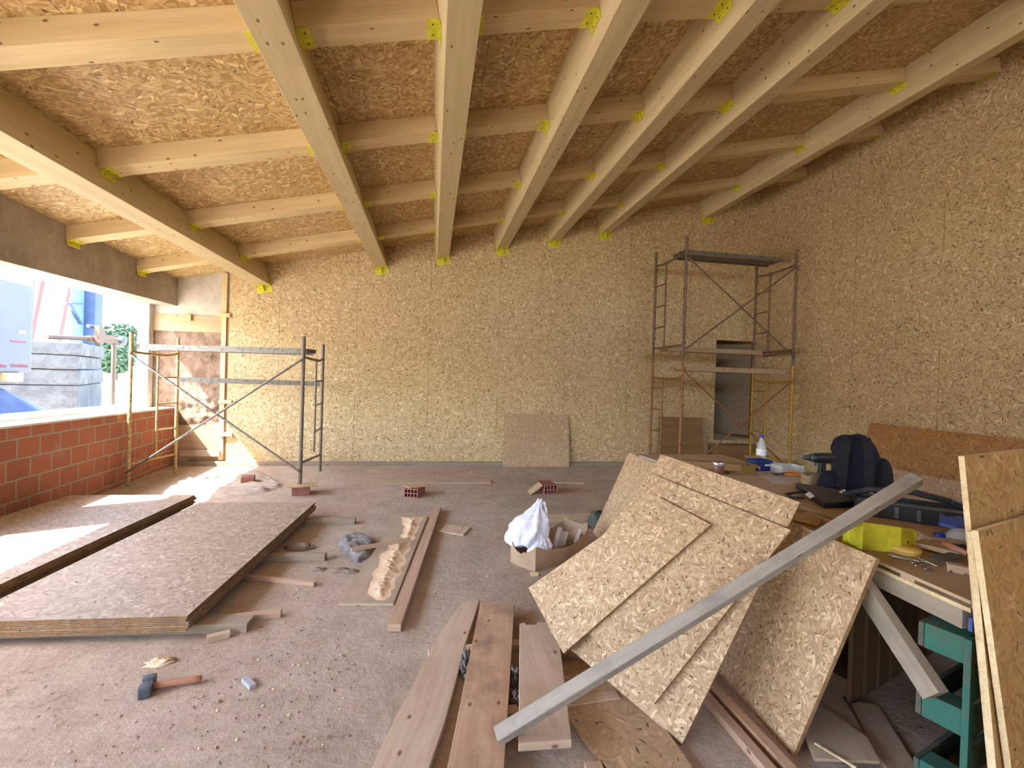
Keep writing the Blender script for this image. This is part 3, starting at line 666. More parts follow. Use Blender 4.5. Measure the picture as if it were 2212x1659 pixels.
lath('floor_bearer', (.70, 2.58, .045), (1.05, 2.42, .045), .10, .09, 'pine_stain', 'dark timber piece under the lower edge of the fan', 'timber')
# wool tufts between the planks
def lump(name, c, rx, ry, rz, mat, label, cat, n=26, amp=.35, freq=3.0, group=None, seed=0, flat=True, freq2=0):
    c = Vector(c)
    def fn(u, v):
        th = 2*PI*u; ph = PI*(v if not flat else v*.5+.0)
        d = Vector((math.sin(ph)*math.cos(th), math.sin(ph)*math.sin(th), math.cos(ph)))
        k = 1+amp*mnoise.fractal(d*freq+Vector((seed*3.1, seed, 0)), 1, 2, 4)
        p = Vector((d.x*rx*k, d.y*ry*k, d.z*rz*k))
        return c+p
    mb = MB().grid(fn, n, n//2)
    return solo(mb, name, mat, label, cat, group, origin=c)
c = at(1008, 1432, z=.03); lump('wool_tuft', (c.x, c.y, 0), .035, .12, .055, 'wool', 'tuft of whitish wool between the first and middle planks', 'wool tuft', 30, .6, 5, seed=2)
c = at(1108, 1462, z=.03); lump('wool_tuft', (c.x+.01, c.y, 0), .03, .06, .06, 'wool', 'tuft of wool between the middle and short planks, farther one', 'wool tuft', 24, .6, 5, seed=4)
c = at(1110, 1512, z=.03); lump('wool_tuft', (c.x+.01, c.y, 0), .03, .05, .06, 'wool', 'tuft of wool between the middle and short planks, nearer one', 'wool tuft', 24, .6, 5, seed=5)
a = at(1283, 1652, z=.03); solo(MB().abox(a.x-.035, a.x+.035, a.y-.1, a.y+.02, 0, .03), 'wood_offcut', 'pine_red', 'reddish block end peeping in at the lower edge before the flat board', 'block', None, .002)
# long timbers by the lower edge of the rear sheet
a, b = at(1534, 1508, z=.035), at(1666, 1659, z=.035); d = (b-a).normalized()
lath('floor_batten', a-d*.25-Z*.0175, b+d*.5-Z*.0175, .05, .035, 'pine_red', 'narrow batten on the floor left of the notched one', 'batten')
a, b = at(1562, 1500, z=.04), at(1712, 1659, z=.04); d = (b-a).normalized()
lath('floor_batten', a-d*.3-Z*.02, b+d*.5-Z*.02, .045, .04, 'pine_stain', 'notched dark batten on the floor along the foot of the rear sheet', 'batten')
# ------------------------------------------------------------------ offcuts under the bench
def flatpiece(pts, z, th, mat, name, label, cat='offcut'):
    P = [at(*p, z=z) for p in pts]
    if (P[1]-P[0]).cross(P[2]-P[0]).z < 0: P.reverse()
    return solo(MB().prism(P, th), name, mat, label, cat)
flatpiece([(1741, 1595), (1760, 1638), (1900, 1644), (1874, 1593), (1780, 1528), (1745, 1535)], .045, .012, 'ply', 'plywood_offcut', 'pointed plywood offcut lying on top under the bench')
flatpiece([(1760, 1482), (1807, 1483), (1873, 1595), (1770, 1560)], .028, .012, 'ply', 'plywood_offcut', 'plywood offcut half under the pointed one')
flatpiece([(1838, 1517), (1894, 1520), (1990, 1670), (1940, 1690), (1880, 1610)], .014, .012, 'ply', 'plywood_offcut', 'long plywood offcut beside the pointed one, toward the green pallet')
for k, (p, q) in enumerate((((1760, 1605), (1850, 1659)), ((1830, 1642), (1875, 1700)))):
    a, b = at(*p, z=.052-.03*k), at(*q, z=.052-.03*k); lath('thin_strip', a, b, .012, .006, 'osb_edge_pale', 'thin pale strip '+('lying over the pointed offcut' if k == 0 else 'poking out below the pointed offcut'), 'strip')

# ------------------------------------------------------------------ work bench
bx0, by0, by1, bz = 2.0, 1.40, 4.75, .80
be = lambda y: bx0+.05*(y-by0)
e18 = Vector((.95, .31, 0)).normalized()
c1 = Vector((bx0, by0, 0)); c2 = c1+e18*1.3
r = thing('work_bench', 'long makeshift plywood work bench covered in tools', 'bench', (bx0, by0, 0))
top = [c1+Z*bz, c2+Z*bz, Vector((c2.x, by1, bz)), Vector((be(by1), by1, bz))]
MB().prism(top, .014, U=(0, 1, 0)).build('tabletop', 'bench_top', r)
MB().prism([p-Z*.030 for p in top], .016, U=(0, 1, 0)).build('lower_board', 'osb_edge_pale', r)
mb = MB()
for yy in (1.62, 2.2, 2.9, 3.6, 4.4): mb.abox(be(yy)+.008, be(yy)+.06, yy, yy+.06, bz-.030, bz-.014)
for yy in (1.9, 3.0, 4.3): mb.abox(bx0+1.0, bx0+1.06, yy, yy+.06, bz-.030, bz-.014)
mb.build('spacer', 'pine_red', r)
MB().bar((bx0+.03, by0+.03, bz-.085), (be(by1)+.03, by1, bz-.085), .05, .075).build('beam', 'timber_tan', r, .003)
MB().bar((bx0+1.15, by0+.5, bz-.085), (bx0+1.15, by1, bz-.085), .05, .075).build('beam', 'timber_grey', r, .003)
MB().box(c1+e18*.05-e18.cross(Z)*-.0+Vector((.0, -.004, bz-.085)), e18, Vector((-e18.y, e18.x, 0)), Z, .12, .012, .05).build('painted_end', 'blue_tape', r)
for (lx, ly) in ((be(4.5)+.08, 4.5), (bx0+1.1, 4.5), (bx0+1.12, 2.9)):
    MB().abox(lx-.045, lx+.045, ly-.045, ly+.045, 0, bz-.1225).build('leg', 'timber_grey', r, .003)
# green pallet standing on edge under the near end
r = thing('pallet', 'green painted pallet standing on edge under the near bench end', 'pallet', (bx0+.02, by0+.06, 0))
n18 = Vector((-e18.y, e18.x, 0))
o = Vector((bx0-.005, by0-.012, 0)); H = .655
MB().box(o+e18*.02+n18*.011+Z*H/2, Z, e18, n18, H, .04, .022).build('stringer_board', 'green', r, .002)
for k, zc in enumerate((.05, .325, .60)):
    for j in (0, .55, 1.1):
        MB().box(o+e18*(.07+j)+n18*.085+Z*zc, n18, e18, Z, .125, .10, .10).build('block', 'green' if j == 0 else 'green_dull', r, .003)
for k in range(5):
    zc = .05+k*.1375
    MB().box(o+e18*.62+n18*.011+Z*zc, e18, n18, Z, 1.16, .020, .092).build('deck_board', 'green_dull', r, .002)
    mb = MB(); mb.box(o+e18*.052+n18*.0112+Z*zc, e18, n18, Z, .03, .0215, .094); mb.build('painted_board_end', 'green', r)
for zc in (.05, .325, .60):
    MB().box(o+e18*.62+n18*.158+Z*zc, e18, n18, Z, 1.2, .018, .095).build('bottom_board', 'green_dull', r, .002)
# loose brace under the bench edge
a, b = at(1862, 1262, x=1.945), at(2022, 1503, x=1.945); d = (b-a).normalized()
lath('diagonal_brace', a-d*.02, b, .05, .085, 'timber_tan', 'slanting pale timber brace under the bench before the green pallet', 'brace', Vector((0, 1, 1)), .003)
# second pallet and boards deep under the bench
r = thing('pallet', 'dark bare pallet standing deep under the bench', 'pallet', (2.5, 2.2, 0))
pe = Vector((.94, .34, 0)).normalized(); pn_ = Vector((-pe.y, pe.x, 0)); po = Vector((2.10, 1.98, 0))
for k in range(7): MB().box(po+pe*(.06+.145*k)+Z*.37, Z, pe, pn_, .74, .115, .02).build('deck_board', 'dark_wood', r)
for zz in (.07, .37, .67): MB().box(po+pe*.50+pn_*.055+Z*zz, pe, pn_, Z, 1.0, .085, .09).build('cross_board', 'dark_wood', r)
solo(MB().prism([(3.34, 1.95, .0), (3.34, 4.6, .0), (3.28, 4.6, .78), (3.28, 1.95, .78)], .012, U=(0, 1, 0)), 'hardboard', 'brownboard', 'added dark brown sheet blocking light along the far side of the bench', 'panel')  # sheet added to keep light from reaching under the bench
solo(MB().prism([(2.10, 1.62, .685), (2.10, 1.95, .665), (2.75, 2.15, .665), (2.75, 1.85, .685)], .012, U=(1, 0, 0)), 'hardboard_scrap', 'osb_red', 'orange brown board tucked under the bench top', 'board')
# ------------------------------------------------------------------ leaning boards at the near end of the bench
def ray_plane(px, py, p, n):
    d = rt*((px-IW/2)/F_PX)-up*((py-IH/2)/F_PX)+fwd
    return CP+d*((p-CP).dot(n)/d.dot(n))
def lean(off, tl, bl, mat, label):
    """board resting against the bench end; tl, bl: its window-side edge as surveyed"""
    nn = n18.copy(); pn = (nn-Z*.16).normalized()
    p0 = c1+Z*bz-nn*(.010+off)
    a, b = ray_plane(*tl, p0, pn), ray_plane(*bl, p0, pn)
    b = a+(b-a)*(a.z/(a.z-b.z))
    return sheet('osb_board', [b, b+e18*1.1, a+e18*1.1, a], mat, label, .018, 'osb_edge_pale', U=(0, 0, 1), group='boards leaning on the near bench end')
lean(.022, (2083, 985), (2148, 1659), 'osb_amber', 'taller amber board, rearmost of those leaning on the near bench end')
lean(.046, (2103, 1149), (2152, 1659), 'osb_amber', 'lower amber board in the middle of those leaning on the near bench end')
lean(.070, (2113, 1147), (2185, 1659), 'osb_amber', 'foremost amber board leaning on the near bench end, with pale sawn edge')

# ------------------------------------------------------------------ things on the bench
B = bz
def on(px, py, z=B): return at(px, py, z=z)
def super_body(c, rx, ry, rz, nu=28, nv=18, p=2.6, taper=0.0, wob=.03, seed=0):
    mb = MB(); c = Vector(c)
    def sg(v, e): return math.copysign(abs(v)**e, v)
    def fn(u, v):
        th = 2*PI*u; ph = PI*(v-.5)
        x = sg(math.cos(ph), 2/p)*sg(math.cos(th), 2/p); y = sg(math.cos(ph), 2/p)*sg(math.sin(th), 2/p); zz = sg(math.sin(ph), 2/p)
        k = (1-taper*(zz*.5+.5))*(1+wob*mnoise.noise(Vector((x*2+seed, y*2, zz*2))))
        return c+Vector((x*rx*k, y*ry*k, zz*rz))
    return mb.grid(fn, nu, nv)
# rucksack
c = Vector((3.16, 2.99, B))
r = thing('rucksack', 'dark navy and black rucksack standing on the bench', 'rucksack', c)
super_body(c+Vector((0, 0, .215)), .165, .115, .215, 30, 22, 2.5, .22, .10, 3).build('main_bag', 'navy', r)
super_body(c+Vector((-.055, .05, .335)), .115, .09, .095, 22, 14, 2.2, .2, .08, 9).build('top_pocket', 'navy', r)
super_body(c+Vector((.155, .0, .14)), .075, .10, .14, 20, 14, 2.4, .25, .10, 5).build('side_pocket', 'blackfab', r)
super_body(c+Vector((-.16, -.03, .075)), .085, .09, .075, 20, 12, 2.4, .25, .12, 6).build('side_pocket', 'navy', r)
for sx in (-.075, .055):
    mb = MB(); pts = [c+Vector((sx*.8, -.06, .42)), c+Vector((sx, -.125, .37)), c+Vector((sx*1.15, -.155, .26)), c+Vector((sx*1.2, -.16, .14)), c+Vector((sx*1.3, -.14, .05))]
    for a, b in zip(pts, pts[1:]): mb.bar(a, b+(b-a)*.06, .06, .018, (0, -1, .25))
    mb.build('shoulder_strap', 'blackfab', r, .006)
MB().tube([c+Vector((-.05, -.07, .40)), c+Vector((-.04, -.08, .435)), c+Vector((.0, -.08, .445)), c+Vector((.04, -.08, .435)), c+Vector((.05, -.07, .40))], .009, 8).build('grab_loop', 'blackfab', r)
r.rotation_euler.z = math.radians(-42)
# cordless drills
def drill(c, ang, label):
    r = thing('cordless_drill', label, 'drill', c, None)
    Rm = Matrix.Rotation(ang, 4, 'Z'); P = lambda x, y, z: c+(Rm @ Vector((x, y, z)))
    ax = Rm @ Vector((-1, 0, 0))
    MB().lathe([(0, .03), (.036, .032), (.042, .0), (.045, -.05), (.045, -.12), (.036, -.145), (0, -.15)], P(0, 0, .19), ax, 18).build('motor_housing', 'black', r)
    MB().lathe([(.031, .03), (.033, .045), (.030, .055), (0, .055)], P(0, 0, .19), ax, 18).build('torque_ring', 'steel_dark', r)
    MB().lathe([(.022, .055), (.024, .075), (.022, .095), (.012, .112), (.008, .118), (0, .118)], P(0, 0, .19), ax, 16).build('chuck', 'steel_dark', r)
    super_body(P(.05, 0, .095), 0.03, .024, .085, 16, 12, 3, .0, .04).build('handle', 'black', r)
    MB().box(P(-.005, 0, .14), ax, Rm @ Vector((0, 1, 0)), Z, .02, .014, .035).build('trigger', 'steel_dark', r, .004)
    MB().box(P(.045, 0, .03), ax, Rm @ Vector((0, 1, 0)), Z, .115, .07, .06).build('battery', 'black', r, .01)
drill(Vector((3.22, 3.42, B+.0)), -.15, 'black cordless drill left of the rucksack, its chuck fully in view')
drill(Vector((3.40, 3.44, B+.0)), -.15, 'second black cordless drill, half hidden behind the rucksack')
# flat black case before the rucksack
P = [Vector((2.513, 2.60, B)), Vector((2.97, 2.62, B)), Vector((3.02, 2.80, B)), Vector((2.78, 3.14, B))]
r = thing('flat_case', 'flat dark case lying on the bench in front of the rucksack', 'case', (2.86, 2.88, B))
MB().prism([p+Z*.034 for p in P], .034).build('base', 'black', r, .008)
MB().prism([p+Z*.047 for p in P], .013).build('lid', 'dark_top', r, .005)
MB().tube([P[0]+Vector((-.005, .15, .03)), P[0]+Vector((-.05, .20, .02)), P[0]+Vector((-.02, .30, .02)), P[3]+Vector((-.07, -.2, .03))], .008, 8).build('handle', 'black', r)
def flat(name, pts, mat, label, cat, z=B+.001, th=.001, curl=0):
    P = [on(px, py, z) for px, py in pts]
    if (P[1]-P[0]).cross(P[2]-P[0]).z < 0: P.reverse()
    if curl:
        for i, p in enumerate(P): p.z += curl*(i % 3)
    return solo(MB().prism([p+Z*th for p in P], th), name, mat, label, cat)
flat('paper_scrap', [(1738, 1068), (1748, 1062), (1760, 1072), (1750, 1077)], 'white_paper', 'scrap of white paper sticking out beside the flat case', 'paper', B+.05)
flat('paper_scrap', [(1812, 1063), (1824, 1057), (1838, 1068), (1826, 1070)], 'white_paper', 'white paper slip at the left foot of the rucksack', 'paper', B+.05, .001)
flat('paper_sheet', [(1610, 1006), (1640, 996), (1668, 1000), (1672, 1020), (1640, 1024), (1622, 1012)], 'paper', 'ragged pinkish paper sheet lying before the blue carton', 'paper', B+.002)
flat('paper_sheet', [(1642, 1026), (1700, 1020), (1742, 1034), (1735, 1046), (1668, 1044)], 'paper', 'pinkish paper sheet lying under the orange tool', 'paper', B+.001)
flat('paper_sheet', [(1918, 1092), (1950, 1078), (1962, 1088), (1960, 1101), (1925, 1106)], 'paper', 'pinkish paper at the bench side behind the open tool case', 'paper', B+.001)
# blue carton with a bottle in it
c0 = Vector((3.03, 3.86, B)); bw, bd, bh = .17, .13, .10
r = thing('blue_carton', 'open dark blue carton beside the water bottle', 'carton', c0)
mb = MB()
for (a, b, p, q) in ((-bw/2, bw/2, -bd/2, -bd/2+.003), (-bw/2, bw/2, bd/2-.003, bd/2), (-bw/2, -bw/2+.003, -bd/2, bd/2), (bw/2-.003, bw/2, -bd/2, bd/2)):
    mb.abox(c0.x+a, c0.x+b, c0.y+p, c0.y+q, B, B+bh)
mb.abox(c0.x-bw/2, c0.x+bw/2, c0.y-bd/2, c0.y+bd/2, B, B+.003); mb.build('carton_body', 'blue_box', r)
mb = MB(); mb.prism([c0+Vector((-bw/2, bd/2, bh)), c0+Vector((bw/2, bd/2, bh)), c0+Vector((bw/2, bd/2+.05, bh+.02)), c0+Vector((-bw/2, bd/2+.05, bh+.02))], .002); mb.build('flap', 'kraft', r)
mb = MB(); mb.abox(c0.x+.005, c0.x+.055, c0.y-bd/2-.001, c0.y-bd/2, B+.05, B+.064); mb.abox(c0.x-.055, c0.x-.045, c0.y-bd/2-.001, c0.y-bd/2, B+.015, B+.045); mb.build('white_print', 'white_paper', r)
c0 = Vector((3.145, 3.99, B))
r = thing('water_bottle', 'clear plastic water bottle with a blue cap behind the blue carton', 'bottle', c0)
MB().lathe([(0, 0), (.040, .002), (.043, .02), (.041, .07), (.043, .11), (.043, .19), (.038, .23), (.020, .265), (.014, .275), (.014, .295)], c0, Z, 22).build('bottle_body', 'clear', r)
MB().lathe([(.0435, .12), (.0440, .121), (.0440, .178), (.0435, .179)], c0, Z, 22).build('bottle_label', 'white_paper', r)
MB().lathe([(.0, .318), (.016, .317), (.017, .30), (.017, .288)], c0, Z, 16).build('bottle_cap', 'blue', r)
# clear tray
c0 = Vector((3.20, 3.72, B))
mb = MB()
for (a, b, p, q) in ((-.11, .11, -.08, -.078), (-.11, .11, .078, .08), (-.11, -.108, -.08, .08), (.108, .11, -.08, .08), (-.11, .11, -.08, .08)):
    mb.abox(c0.x+a, c0.x+b, c0.y+p, c0.y+q, B+.002, B+(.004 if (b-a > .2 and q-p > .1) else .075))
solo(mb, 'clear_tray', 'clear', 'clear plastic tray right of the blue carton', 'tray')
# tin, mustard carton
c0 = on(1553, 1030); c0 = Vector((2.50, 3.70, B))
r = thing('jar', 'brown jar with a silver lid at the near corner of the carton', 'jar', c0); r['label'] = 'brown jar with a silver lid left of the mustard carton'
MB().lathe([(0, 0), (.050, 0), (.053, .006), (.053, .075), (.050, .08)], c0, Z, 24).build('jar_body', 'tin_brown', r)
MB().lathe([(.054, .070), (.055, .072), (.055, .102), (.052, .106), (0, .107)], c0, Z, 24).build('lid', 'steel', r)
c0 = Vector((2.72, 3.74, B))
r = thing('open_carton', 'mustard brown opened carton between the jar and the papers', 'carton', c0)
mb = MB(); mb.prism([c0+Vector((-.13, -.08, .0)), c0+Vector((.13, -.06, 0)), c0+Vector((.13, -.06, .075)), c0+Vector((-.13, -.08, .075))], .003); mb.prism([c0+Vector((-.13, .10, .0)), c0+Vector((.13, .10, 0)), c0+Vector((.13, .10, .075)), c0+Vector((-.13, .10, .075))], .003)
mb.prism([c0+Vector((-.13, -.08, .003)), c0+Vector((.13, -.06, .003)), c0+Vector((.13, .10, .003)), c0+Vector((-.13, .10, .003))], .003); mb.build('carton_body', 'mustard', r)
mb = MB(); mb.grid(lambda u, v: c0+Vector((.13+.045*math.sin(v*1.5)+.01*v, -.06+.16*u, .075+.012*math.cos(v*2.6)-.02*v)), 6, 6); mb.build('flap', 'mustard', r)
# orange tool (pliers)
c0 = on(1690, 1026, B+.01)
r = thing('pliers', 'orange handled pliers lying on the pinkish paper', 'pliers', (c0.x, c0.y, B))
for sg in (-1, 1): MB().tube([c0+Vector((.01*sg, .0, .008)), c0+Vector((.05, sg*.03, .010)), c0+Vector((.12, sg*.05, .010)), c0+Vector((.19, sg*.035, .008))], .010, 8).build('handle', 'orange', r)
MB().bar(c0+Vector((-.09, 0, .008)), c0+Vector((.02, 0, .012)), .035, .014).build('jaw', 'steel_dark', r, .004)
# kraft bag
c0 = on(1757, 1050); c0.z = B
mb = MB()
def bagf(u, v):
    th = 2*PI*u; k = 1+.10*mnoise.noise(Vector((math.cos(th)*2, math.sin(th)*2, v*3)))+.06*v
    return c0+Vector((math.copysign(abs(math.cos(th))**.6, math.cos(th))*.085*k, math.copysign(abs(math.sin(th))**.6, math.sin(th))*0.05*k, .095*v+.03*v*mnoise.noise(Vector((th, 5, v*2)))))
mb.grid(bagf, 28, 10); mb.abox(c0.x-.07, c0.x+.07, c0.y-.04, c0.y+.04, B+.001, B+.004)
solo(mb, 'paper_bag', 'kraft', 'crumpled open kraft paper bag left of the rucksack', 'bag')
# offcuts and lath in the middle of the bench
def tri(pts, z, label):
    P = [on(px, py, z) for px, py in pts]
    if (P[1]-P[0]).cross(P[2]-P[0]).z < 0: P.reverse()
    solo(MB().prism([p+Z*.012 for p in P], .012, 0, 1), 'osb_offcut', ['osb_sheet', 'osb_edge'], label, 'offcut', 'offcuts on the bench')
tri([(1712, 1128), (1750, 1103), (1776, 1130), (1765, 1140)], B, 'pointed strand board offcut at the bench edge above the rear sheet')
tri([(1768, 1126), (1778, 1114), (1786, 1128)], B, 'tiny triangular offcut right of the pointed one')
a, b = on(1730, 1094, B+.025), on(1832, 1123, B+.025); lath('bench_lath', a, b, .05, .025, 'plank_tan', 'tan lath on the bench running under the long batten', 'lath')
a, b = on(1745, 1108, B+.012), on(1800, 1130, B+.012); lath('bench_lath', a, b, .03, .02, 'pine_red', 'darker lath on the bench nearer the offcuts', 'lath')
# big yellow joist hanger
q = [Vector((2.03, 1.965, B)), Vector((1.995, 1.80, B)), Vector((2.10, 1.985, B)), Vector((2.26, 1.87, B)), Vector((2.335, 1.885, B))]
r = thing('hanger_bracket', 'large yellow steel joist hanger standing on the bench under the long batten', 'hanger', (2.12, 1.9, B))
q0, q1, q2, q3 = on(1822, 1178), on(1861, 1206), on(1866, 1186), on(1945, 1196)
q4 = on(1972, 1190)
hh = .125
MB().prism([q0, q1+Vector((.02, .02, 0)), q1+Vector((.02, .02, hh*1.12)), q0+Z*hh*.75], .003).build('flange', 'hanger', r)
MB().prism([q2-X*.09+Y*.03, q3, q3+Z*hh, q2-X*.09+Y*.03+Z*hh*1.1], .003).build('back_plate', 'hanger', r)
MB().prism([q3, q4+X*.02, q4+X*.02+Z*hh*.66, q4+Z*hh*.85, q3+Z*hh], .003).build('flange', 'hanger', r)
MB().lathe([(0, 0), (.006, 0), (.006, .002), (0, .002)], q3+(q4-q3)*.5+Z*.05-Y*.003, -Y, 8).build('nail_hole', 'bolt_hole', r)
# open black tool case
r = thing('tool_case', 'open black tool case lying along the far side of the bench', 'tool case', (2.85, 2.35, B))
e = (Vector((3.05, 2.05, 0))-Vector((2.62, 2.48, 0))).normalized(); n = Vector((-e.y, e.x, 0)); c0 = Vector((2.84, 2.27, B)); n = n if n.x > 0 else -n
mb = MB(); L_, W_, h_ = .60, .30, .085
mb.box(c0+n*W_/2+Z*.004, e, n, Z, L_, W_, .006)
for (p, l, d) in ((c0+Z*h_/2, L_, e), (c0+n*W_+Z*h_/2, L_, e)): mb.box(p, e, n, Z, L_, .008, h_)
for s in (-1, 1): mb.box(c0+e*s*L_/2+n*W_/2+Z*h_/2, n, e, Z, W_, .008, h_)
mb.build('tray', 'black', r)
for k in range(-2, 3): MB().box(c0+e*k*.10-n*.012+Z*h_*.55, Z, e, n, h_*.8, .02, .02).build('latch', 'steel_dark', r, .002)
MB().box(c0+n*.05+Z*(h_+.004), e, n, Z, L_*.98, .07, .008).build('ledge', 'steel_dark', r, .002)
mb = MB(); a0 = c0+n*(W_+.01)
pts = [a0-e*.36+Z*.05, a0-e*.22+Z*.115, a0-e*.0+Z*.13, a0+e*.18+Z*.10, a0+e*.27+Z*.06, a0+e*.38+Z*.05]
for a, b in zip(pts, pts[1:]): mb.bar(a, b+(b-a)*.04, .05, .035)
mb.build('lid', 'black', r, .006)
c1_ = c0+e*.05+n*.17+Z*.03; lump('orange_rag', c1_, .09, .06, .03, 'machine', 'rust coloured odds and ends inside the open tool case', 'rag', 18, .4, 3)
# thin dark rods left of the case
for k, (p, q_) in enumerate((((1858, 1090), (1935, 1096)), ((1850, 1098), (1935, 1110)))):
    a, b = on(*p, B+.03), on(*q_, B+.03); lath('dark_bar', a, b, .02, .012, 'black', 'thin dark bar '+('farther' if k == 0 else 'nearer')+' of two between rucksack and tool case', 'bar')
# bottle lying down with a blue cap
a = on(2034, 1157, B+.045); d = Vector((.93, -.35, 0)).normalized()
r = thing('spray_bottle', 'frosted plastic bottle with a blue cap lying before the tool case', 'bottle', (a.x, a.y, B))
MB().lathe([(.013, 0), (.015, .02), (.040, .055), (.044, .08), (.044, .22), (.040, .24), (0, .242)], a, d, 20).build('bottle_body', 'clear2', r)
MB().lathe([(.0, -.03), (.015, -.03), (.017, -.005), (.017, .008)], a, d, 16).build('bottle_cap', 'blue', r)
a = on(2092, 1146, B+.05); lump('blue_cloth', (a.x+.05, a.y+.08, B+.045), .10, .07, .05, 'blue_tape', 'blue cloth lump behind the lying bottle', 'cloth', 22, .3, 2, seed=3)
a = on(2088, 1172, B+.02); lump('work_glove', (a.x+.03, a.y, B), .09, .055, .05, 'dark_top', 'dark leather work glove at the far side before the lying bottle', 'glove', 24, .4, 2.5, seed=8)
a = on(1996, 1160, B+.02); lump('pink_rag', (a.x, a.y, B), .035, .03, .03, 'paper', 'small pink rag beside the yellow joist hanger', 'rag', 16, .3, 2.5, seed=9)
# flat board, trowel, sponge, block
a, b = on(1985, 1172, B+.022), on(2078, 1194, B+.022); lath('bench_board', a, b, .11, .022, 'bench_top', 'flat grey brown board lying behind the round yellow tool', 'board')
a, b = on(1995, 1157, B+.03), on(2085, 1165, B+.03); lath('bench_board', a, b, .13, .02, 'plank_tan', 'tan board lying between the tool case and the grey brown board', 'board')
a = on(2025, 1205, B+.004); b = on(2085, 1198, B+.03)
r = thing('trowel', 'steel trowel with a wooden handle lying before the glove', 'trowel', (a.x, a.y, B))
P = [on(2000, 1204, B+.026), on(2040, 1210, B+.026), on(2085, 1204, B+.026), on(2062, 1190, B+.026)]
MB().prism(P, .003).build('blade', 'steel_dark', r)
MB().tube([on(2040, 1174, B+.055), on(2062, 1184, B+.06), on(2090, 1196, B+.05)], [.013, .016, .012], 12).build('handle', 'handle_wood', r)
c0 = on(1969, 1200, B); r = thing('sanding_disc', 'round flat yellow tool lying next to the silver nails', 'disc', (c0.x, c0.y, B))
MB().lathe([(0, .0), (.055, 0), (.062, .008), (.062, .026), (.055, .034), (0, .036)], c0+Y*.03, Z, 26).build('disc_body', 'yellow', r)
MB().lathe([(.0625, .013), (.064, .015), (.064, .018), (.0625, .020)], c0+Y*.03, Z, 26).build('rim_band', 'plank_tan', r)
MB().bar(c0+Vector((-.03, .065, .035)), c0+Vector((.03, .10, .037)), .035, .012).build('grip', 'black', r, .003)
a, b = on(2046, 1216, B+.032), on(2118, 1230, B+.032); lath('wood_block', a-Z*.015, b-Z*.015, .045, .032, 'pine_light', 'pale wood block at the near end of the bench by the leaning boards', 'block')
# nails
rnd = random.Random(3)
nails = [((1921, 1198), (1990, 1212)), ((1926, 1201), (1985, 1214)), ((1978, 1222), (2001, 1217)), ((1999, 1230), (2013, 1224)), ((1994, 1208), (2012, 1216)), ((1998, 1212), (2025, 1223)), ((1975, 1210), (1992, 1215)), ((1970, 1216), (1995, 1213)), ((1985, 1206), (2005, 1220)), ((1999, 1232), (2018, 1237)), ((2054, 1234), (2059, 1231)), ((2084, 1240), (2098, 1246))]
for k, (p, q_) in enumerate(nails):
    a, b = on(*p, B+.005+.002*(k % 3)), on(*q_, B+.004); d = (b-a).normalized()
    mb = MB(); mb.tube([a, b-d*.006, b], [.0024, .0024, .0005], 6); mb.lathe([(0, 0), (.0048, 0), (.0048, .0015), (0, .0015)], a, -d, 8)
    solo(mb, 'nail', 'steel' if k < 9 else 'steel_dark', 'bright nail in the loose heap before the round yellow tool' if k < 9 else 'dull loose nail on the near bench edge, away from the bright heap', 'nail', 'loose nails on the bench')
for k, pts in enumerate(([(1864, 1195), (1880, 1190), (1890, 1204), (1876, 1206)], [(1912, 1190), (1926, 1188), (1930, 1196), (1916, 1197)], [(1885, 1182), (1908, 1180), (1906, 1186), (1886, 1188)])):
    flat('wood_chip', pts, 'pine_light', 'thin wood chip beside the yellow joist hanger, '+['at its left foot', 'in front of its middle', 'inside it'][k], 'chip', B, .003)
a, b = on(1386, 985, B+.05), on(1418, 996, B+.05); lath('grey_strip', a, b+(b-a)*.6, .06, .03, 'timber_pale', 'grey strip on the far bench end behind the fan of boards', 'strip')
a, b = on(1475, 1000, B+.07), on(1600, 1010, B+.07); lath('bench_timber', a, b, .07, .06, 'brownboard', 'brown timber lying across the far bench end behind the jar', 'timber')

# ------------------------------------------------------------------ floor objects
# plywood board with sawdust and the batten beside it
z = .022
P = [at(730, 1303, z=z), at(860, 1116, z=z), at(924, 1114, z=z), at(850, 1303, z=z)]; P.reverse()
solo(MB().prism(P, .02, U=P[0]-P[1]), 'plywood_board', 'ply', 'dusty plywood board on the floor under the sawdust', 'board')
a = (at(837, 1349, z=.05)+at(866, 1349, z=.05))/2; b = (at(938, 1095, z=.05)+at(952.6, 1094, z=.05))/2
lath('pine_batten', a-Z*.022, b-Z*.022, .082, .045, 'pine_red', 'long batten on the floor along the sawdust', 'batten')
poly2 = [at(px, py, z=z) for px, py in ((797, 1283), (806, 1250), (826, 1200), (846, 1172), (868, 1164), (872, 1135), (868, 1118), (912, 1118), (898, 1150), (869, 1222), (842, 1288), (836, 1298), (812, 1298))]
def inside(x, y, P):
    c = False; j = len(P)-1
    for i in range(len(P)):
        if (P[i].y > y) != (P[j].y > y) and x < (P[j].x-P[i].x)*(y-P[i].y)/(P[j].y-P[i].y)+P[i].x: c = not c
        j = i
    return c
def dist(x, y, P):
    d = 9; p = Vector((x, y))
    for i in range(len(P)):
        a = Vector((P[i-1].x, P[i-1].y)); b = Vector((P[i].x, P[i].y)); t = max(0, min(1, (p-a).dot(b-a)/(b-a).length_squared)); d = min(d, (p-a-(b-a)*t).length)
    return d
